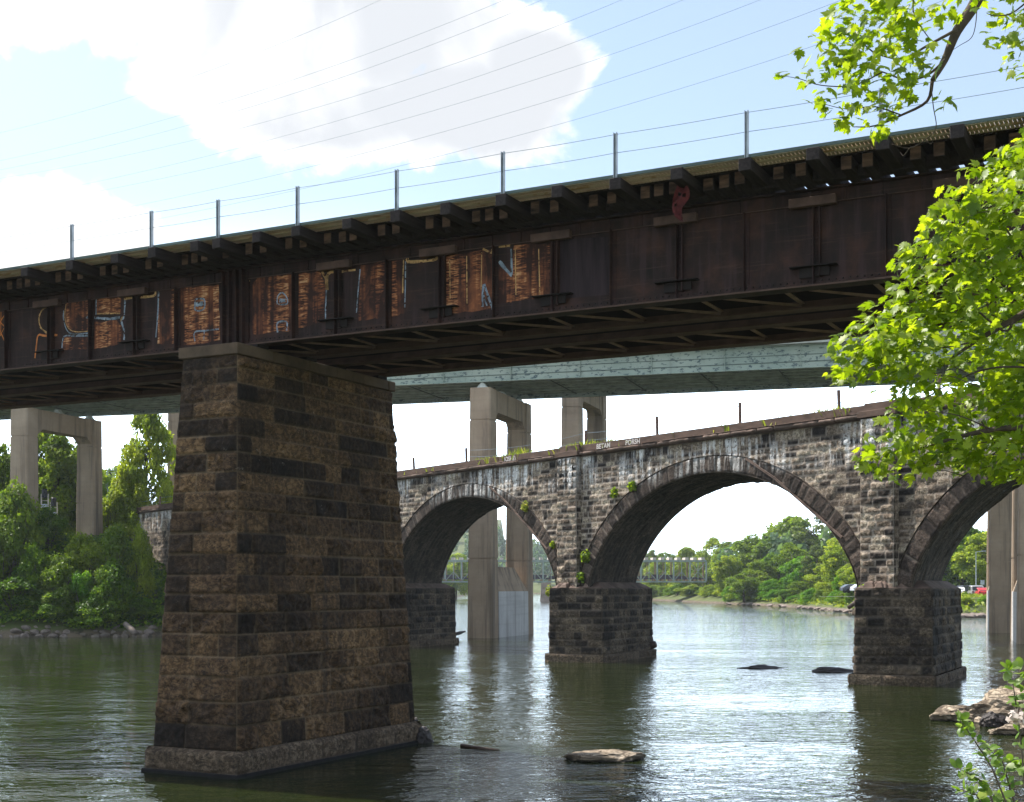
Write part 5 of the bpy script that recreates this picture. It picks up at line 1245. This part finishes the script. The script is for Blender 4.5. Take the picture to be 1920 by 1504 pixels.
# ================================================================== FOREGROUND MAPLE AND SHRUB
HALF = [(0, 0), (.22, -.10), (.19, .06), (.42, .02), (.39, .14), (.52, .20), (.40, .27), (.56, .48), (.42, .46), (.40, .58), (.27, .45), (.20, .44), (.27, .68), (.18, .68), (.12, .80)]
OUT = HALF + [(0, 1.05)] + [(-x, y) for x, y in HALF[:0:-1]]
def leaves(C, N, T, size, tint, outline, curl=.18, cy=.34):
    n = len(C); O = np.array(outline); m = len(O); B = np.cross(N, T)
    rel = O - np.array([0, cy]); rr_ = (rel ** 2).sum(1)
    V = C[:, None, :] + (B[:, None, :] * rel[None, :, 0, None] + T[:, None, :] * rel[None, :, 1, None] - N[:, None, :] * (curl * rr_)[None, :, None]) * size[:, None, None]
    V = np.concatenate([V, C[:, None, :]], 1).reshape(-1, 3)
    k = np.arange(n)[:, None] * (m + 1); a = np.arange(m)[None, :]
    Tr = np.stack([k + a, k + (a + 1) % m, k + np.full_like(a, m)], -1).reshape(-1, 3)
    return V, Tr, np.repeat(tint, m + 1)
mroot = Vector((6.4, 11.6, 0)); mroot.z = gz(6.4, 11.6)
mt = empty('maple_tree', mroot, 0, 'sunlit maple with bright yellow-green leaves hanging in from the right edge', 'tree')
L_ = [(1605, 640, 42), (1648, 605, 46), (1592, 690, 36), (1640, 690, 44), (1690, 660, 55), (1725, 600, 60), (1690, 560, 40), (1712, 500, 40), (1750, 470, 50), (1700, 478, 22), (1790, 420, 55), (1760, 415, 28), (1835, 365, 55), (1870, 320, 45), (1905, 300, 40), (1870, 440, 85), (1800, 520, 85), (1885, 560, 95), (1780, 640, 75),
      (1860, 660, 90), (1730, 720, 55), (1700, 780, 48), (1650, 850, 42), (1640, 865, 26), (1700, 868, 42), (1765, 800, 66), (1835, 790, 80), (1905, 760, 85), (1890, 855, 50), (1745, 845, 45), (1815, 850, 40), (1960, 420, 120), (1980, 600, 130), (1980, 780, 120), (1960, 330, 80), (1640, 640, 30), (1680, 620, 40), (1570, 650, 18), (1855, 880, 30), (1905, 885, 26)]
Ltop = [(1548, 62, 34), (1600, 30, 50), (1492, 98, 10), (1464, 142, 9), (1500, 150, 18), (1565, 112, 44), (1610, 100, 52), (1655, 60, 60), (1705, 90, 46), (1628, 160, 42), (1682, 165, 40), (1715, 130, 36), (1538, 190, 26), (1582, 198, 30), (1650, 212, 36), (1588, 240, 15), (1645, 240, 20), (1770, 190, 20), (1732, 22, 46), (1800, 14, 26), (1680, 5, 46), (1892, 55, 36), (1908, 100, 30), (1900, 15, 46), (1918, 130, 20), (1620, -20, 50), (1720, -30, 60), (1850, -40, 60)]
def lump_leaves(lumps, dens, r, Y0, Yspread, sz):
    C, T = [], []
    for (u, v, rad) in lumps:
        n = max(3, int(dens * rad * rad)); Yc = Y0 + (u - 1750) * .0015 + r.uniform(-Yspread, Yspread)
        a = r.rand(n) * 6.283; q = rad * np.sqrt(r.rand(n)) * (.85 + .35 * r.rand(n)); dy = r.randn(n) * rad / F * Yc * .8
        for k in range(n):
            p = at(u + math.cos(a[k]) * q[k], v + math.sin(a[k]) * q[k] * .9, Yc); C.append((p.x, p.y + dy[k], p.z)); T.append((math.cos(a[k]) * .6 - .4, r.randn() * .4, -math.sin(a[k]) * .3 - .45))
    C = np.array(C); n = len(C); T = np.array(T) + r.randn(n, 3) * .45
    N = np.array([-.25, -.15, .75]) + r.randn(n, 3) * .55; N /= np.linalg.norm(N, axis=1, keepdims=True)
    T -= N * (T * N).sum(1, keepdims=True); T /= np.linalg.norm(T, axis=1, keepdims=True)
    return leaves(C, N, T, sz * (.42 + .85 * r.rand(n)), np.clip(r.rand(n) * .8 + .1, 0, 1), OUT, .22 + .1), C
r = np.random.RandomState(77)
(V1, T1, A1), C1 = lump_leaves(L_, .034, r, 10.4, .5, .090)
obj('foliage', np_mesh('foliage', V1 - np.array(mroot), None, T1, {'tint': A1}), M['maple'], mt)
(V2, T2, A2), C2 = lump_leaves(Ltop, .020, r, 9.6, .35, .088)
obj('foliage', np_mesh('upper_foliage', V2 - np.array(mroot), None, T2, {'tint': A2}), M['maple'], mt)
def br(pts, rad, Yd, name='branch'):
    P = [at(u, v, Yd + (k * .03)) - mroot for k, (u, v) in enumerate(pts)]
    Q = []
    for i in range(len(P) - 1):
        a0 = P[max(0, i - 1)]; a1 = P[i]; a2 = P[i + 1]; a3 = P[min(len(P) - 1, i + 2)]
        for k in range(4): t = k / 4; Q.append(a1 + (a2 - a0) * t * .5 + (2 * a0 - 5 * a1 + 4 * a2 - a3) * t * t * .5 + (3 * a1 - a0 - 3 * a2 + a3) * t ** 3 * .5)
    Q.append(P[-1]); rad_ = np.interp(np.linspace(0, 1, len(Q)), [0, 1], rad); b = MB(); b.tube(Q, list(rad_), 7); return b.build(name, M['bark'], mt, smooth=True)
br([(2300, -420), (2050, -260), (1860, -80), (1832, 0), (1795, 58), (1772, 112), (1748, 152)], (.075, .018), 9.6)
br([(1748, 152), (1738, 190), (1690, 216), (1640, 236), (1600, 238)], (.014, .003), 9.6); br([(1795, 55), (1745, 82), (1690, 110), (1640, 100)], (.013, .004), 9.6); br([(1772, 112), (1740, 140), (1700, 150), (1655, 135), (1600, 120)], (.011, .003), 9.6)
br([(1655, 135), (1600, 160), (1540, 160), (1500, 148), (1466, 142)], (.006, .0015), 9.6); br([(1640, 100), (1600, 70), (1560, 60)], (.006, .002), 9.6); br([(1690, 216), (1640, 200), (1590, 205), (1545, 195)], (.006, .002), 9.6)
br([(1746, 160), (1750, 200), (1755, 240), (1735, 262), (1705, 278), (1672, 270)], (.004, .002), 9.58); br([(1735, 262), (1745, 270), (1750, 262)], (.003, .001), 9.58); br([(1705, 278), (1694, 292), (1688, 286)], (.003, .001), 9.58)
br([(1832, 0), (1830, 40), (1822, 70), (1800, 85), (1780, 98)], (.004, .0015), 9.6); br([(1960, -30), (1905, 20), (1870, 30), (1850, 25)], (.008, .002), 9.7); br([(1720, -60), (1712, 20), (1730, 55), (1745, 75)], (.006, .003), 9.6)
br([(2350, 430), (2100, 520), (1960, 570), (1900, 600), (1830, 640), (1760, 690)], (.06, .006), 10.5); br([(1900, 600), (1880, 620), (1800, 560), (1730, 560), (1660, 600)], (.012, .002), 10.4); br([(2350, 880), (2100, 830), (1950, 804), (1860, 806), (1760, 830), (1700, 850)], (.05, .004), 10.4)
br([(1960, 570), (1900, 450), (1850, 380), (1830, 330)], (.012, .002), 10.4); br([(1830, 640), (1780, 650), (1700, 660), (1620, 660)], (.008, .002), 10.3); br([(1950, 690), (1860, 690), (1780, 720), (1700, 770)], (.010, .003), 10.3); br([(1860, 806), (1800, 780), (1740, 770)], (.007, .002), 10.3); br([(1840, 790), (1870, 840), (1880, 880)], (.005, .001), 10.3)
rr = random.Random(4)
for k in range(60):                                                     # twigs
    c = Vector(C1[rr.randrange(len(C1))]); d = Vector((rr.uniform(.1, .4), rr.uniform(-.1, .1), rr.uniform(-.12, .2))); b = MB(); b.tube([c - mroot, c + d * .5 + Vector((0, 0, .02)) - mroot, c + d - mroot], [.002, .003, .005], 5); b.build('twig', M['bark'], mt)
b = MB(); b.tube([(0, 0, -.3), (-.05, 0, 2), (.05, -.2, 4.5), (0, -.4, 7), (-.2, -.9, 9.5), (-.6, -1.6, 12)], [.28, .22, .18, .14, .1, .06], 10); b.build('trunk', M['bark'], mt, smooth=True)
# limbs out of the frame joining the branches to the trunk
for (u, v, Y, tz, r0) in ((2300, -420, 9.6, 7.6, .075), (2350, 430, 10.5, 4.0, .06), (2350, 880, 10.4, 2.6, .05)):
    a = at(u, v, Y) - mroot; b = MB(); st_ = Vector((0, -.25 - max(0, a.z - 6) * .15, a.z - .55)); b.tube([st_, (a + st_) / 2 + Vector((0, 0, .06)), a, a + Vector((-.12, .01, .02))], [r0 * 1.4, r0 * 1.2, r0 * 1.02, r0 * .9], 8); b.build('limb', M['bark'], mt, smooth=True)

# shrub at the lower right
shx = Vector((2.75, 7.0, 0)); shx.z = gz(2.75, 7.0)
sh = empty('shrub', shx, 0, 'thin stemmed green shrub with small oval leaves at the lower right edge', 'shrub')
OV = [(0, -.5), (.2, -.42), (.33, -.2), (.36, .05), (.28, .3), (.12, .46), (0, .5), (-.12, .46), (-.28, .3), (-.36, .05), (-.33, -.2), (-.2, -.42)]
stems = [[(1960, 1800), (1925, 1600), (1860, 1440), (1825, 1385), (1800, 1350)], [(1960, 1800), (1880, 1560), (1850, 1470), (1815, 1450), (1795, 1440)], [(1960, 1800), (1930, 1560), (1915, 1400), (1905, 1320), (1895, 1255)], [(1960, 1800), (1860, 1540), (1830, 1490), (1800, 1480)], [(1960, 1800), (1900, 1500), (1880, 1430), (1850, 1400)], [(1960, 1800), (1945, 1500), (1930, 1440), (1890, 1430)], [(1960, 1800), (1920, 1560), (1890, 1500), (1870, 1490)], [(1980, 1800), (1960, 1450), (1925, 1300), (1910, 1250)]]
Cs, Ts = [], []
r = np.random.RandomState(5)
for si, st in enumerate(stems):
    Yd = 7.0 + (si - 3) * .06; P = [at(u, v, Yd) - shx for u, v in st]; b = MB(); b.tube(P, list(np.linspace(.008, .002, len(P))), 6); b.build('stem', M['trunk'], sh, smooth=True)
    for k in range(44 if si in (0, 2) else 34):
        t = .30 + .72 * (k + r.rand()) / 36; tt = min(t, .999) * (len(P) - 1); j = min(int(tt), len(P) - 2); p = P[j].lerp(P[j + 1], tt - j); d = r.randn(3); d[2] += .3; d /= np.linalg.norm(d); Cs.append(np.array(p) + d * .035); Ts.append(d)
Cs = np.array(Cs); Ts = np.array(Ts); N = r.randn(len(Cs), 3) * .6 + np.array([-.1, -.2, .9]); N -= Ts * (N * Ts).sum(1, keepdims=True) * .8; N /= np.linalg.norm(N, axis=1, keepdims=True); Ts -= N * (Ts * N).sum(1, keepdims=True); Ts /= np.linalg.norm(Ts, axis=1, keepdims=True)
V_, T_, A_ = leaves(Cs, N, Ts, .05 * (.6 + .7 * r.rand(len(Cs))), r.rand(len(Cs)), OV, .5, 0.0)
obj('foliage', np_mesh('shrub_leaves', V_, None, T_, {'tint': A_}, smooth=True), M['shrub'], sh)
bl = at(1908, 1345, 6.6) - shx; r = np.random.RandomState(9); D = r.randn(70, 3); D /= np.linalg.norm(D, axis=1, keepdims=True)
V_, Q_, T_ = leaf_quads(np.array(bl) + D * (.018 + .03 * r.rand(70))[:, None] * np.array([1.2, 1, .9]), D + r.randn(70, 3) * .4, .011 + .007 * r.rand(70), r, r.rand(70), .9)
obj('blossom', np_mesh('blossom', V_, Q_, attrs={'tint': T_}), M['blossom'], sh)

# ================================================================== AIR
HZ = NT('river_air'); v_ = HZ.n('VolumePrincipled'); v_.inputs['Color'].default_value = (0.86, 0.93, 1.0, 1); v_.inputs['Density'].default_value = 0.00014; v_.inputs['Anisotropy'].default_value = 0.3
HZ.t.links.new(v_.outputs[0], HZ.out.inputs['Volume'])
b = MB(); b.box(-3100, 3100, -260, 4100, -4, 75); hz = b.build('haze', HZ.m); tag(hz, 'thin pale haze over the river, veiling the far banks', 'haze', kind='stuff')
# ================================================================== LIGHT, SKY, CAMERA
SUN_AZ, SUN_EL = -56.0, 56.0                                            # degrees from straight ahead (negative = left), elevation
sd = Vector((math.sin(R(SUN_AZ)) * math.cos(R(SUN_EL)), math.cos(R(SUN_AZ)) * math.cos(R(SUN_EL)), math.sin(R(SUN_EL))))
sl = bpy.data.lights.new('sun', 'SUN'); sl.energy = 5.0; sl.angle = R(0.53); sl.color = (1.0, 0.95, 0.86)
so = bpy.data.objects.new('sun', sl); link(so); so.rotation_euler = sd.to_track_quat('Z', 'Y').to_euler(); so.location = sd * 400
W_ = bpy.data.worlds.new('World'); sc.world = W_; W_.use_nodes = True; nt = W_.node_tree; nt.nodes.clear()
class WT(NT):
    def __init__(s, t): s.t = t
w = WT(nt); out = w.n('OutputWorld'); bg = w.n('Background'); nt.links.new(bg.outputs[0], out.inputs[0]); bg.inputs[1].default_value = 0.15
sky = w.n('TexSky', sky_type='NISHITA'); sky.sun_disc = False; sky.sun_elevation = R(SUN_EL); sky.sun_rotation = R(SUN_AZ); sky.dust_density = 0.6; sky.ozone_density = 1.2; sky.air_density = 1.0
tc = w.n('TexCoord'); sx = w.n('SeparateXYZ'); nt.links.new(tc.outputs['Generated'], sx.inputs[0])
yy = w.math('MAXIMUM', sx.outputs[1], 0.06); Uu = w.math('DIVIDE', sx.outputs[0], yy); Ww = w.math('DIVIDE', sx.outputs[2], yy)
cv = w.n('CombineXYZ'); nt.links.new(Uu, cv.inputs[0]); nt.links.new(Ww, cv.inputs[1])
nz1 = w.noise(cv.outputs[0], 9.0, 14, 0.60, 0.35); nz2 = w.noise(cv.outputs[0], 4.0, 7, 0.55, 0.6)
ell = [(600, 40, 420, 215), (860, 200, 250, 120), (1010, 125, 140, 105), (170, -10, 360, 135), (620, 215, 310, 100), (430, 150, 220, 110), (60, 395, 170, 80), (175, 425, 130, 65), (10, 480, 240, 80), (560, -260, 800, 220), (-400, 250, 330, 300)]
best = None
for (u, v, a, b_) in ell:
    du = w.math('MULTIPLY', w.math('SUBTRACT', Uu, (u - HU) / F), F / a); dv = w.math('MULTIPLY', w.math('SUBTRACT', Ww, (HV - v) / F), F / b_)
    m_ = w.math('SUBTRACT', 1.0, w.math('SQRT', w.math('ADD', w.math('MULTIPLY', du, du), w.math('MULTIPLY', dv, dv))))
    best = m_ if best is None else w.math('MAXIMUM', best, m_)
dens = w.math('ADD', best, w.math('MULTIPLY', w.math('SUBTRACT', nz1, 0.5), 2.6))
mask = w.smooth(dens, 0.0, 0.26)
g2 = w.n('TexCoord'); gen = w.noise(g2.outputs['Generated'], 2.2, 6, .6)                       # broken cloud elsewhere in the sky
other = w.math('MULTIPLY', w.smooth(gen, 0.56, 0.68), w.smooth(w.math('ABSOLUTE', Uu), .45, .8))
low = w.math('MULTIPLY', w.smooth(Ww, .30, .10), 0.95)                                          # milky veil near the horizon, overbright to lift water and undersides
lf = w.math('MULTIPLY', w.smooth(Uu, .10, -.45), 0.4)                                          # and towards the sun
thick = w.smooth(w.math('ADD', w.math('MULTIPLY', w.math('MINIMUM', best, .5), .9), w.math('MULTIPLY', w.math('SUBTRACT', nz2, .5), 3.0)), -0.05, 0.5)
ccol = w.mix(w.math('MULTIPLY', thick, w.smooth(Uu, -.32, -.2)), (5.2, 5.2, 5.2), (3.2, 3.32, 3.52))
skyc = w.mix(1.0, w.mix(1.0, sky.outputs[0], (.68, .71, .74), 'MULTIPLY'), (0.9, 0.85, 0.6), 'ADD')
c0 = w.mix(lf, skyc, (3.9, 4.45, 4.6)); c1 = w.mix(low, c0, (12.5, 15.0, 17.5)); c2 = w.mix(w.math('MULTIPLY', other, .7), c1, (8.5, 8.6, 8.8)); c3 = w.mix(mask, c2, ccol)
nt.links.new(c3, bg.inputs[0])
cam = bpy.data.cameras.new('camera'); cam.sensor_width = 36; cam.lens = F / 1920 * 36; cam.shift_y = (HV - 752) / 1920; cam.clip_start = 0.1; cam.clip_end = 8000
co = bpy.data.objects.new('camera', cam); link(co); co.location = (0, 0, CH); co.rotation_euler = (R(90), 0, 0); sc.camera = co
vs_ = sc.view_settings; vs_.view_transform = 'Standard'; vs_.look = 'None'; vs_.exposure = 0.82; vs_.gamma = 1.0; vs_.use_curve_mapping = False
sc.cycles.use_denoising = True
sc.cycles.max_bounces = 8; sc.cycles.transmission_bounces = 6; sc.cycles.diffuse_bounces = 4; sc.cycles.glossy_bounces = 4; sc.cycles.transparent_max_bounces = 8
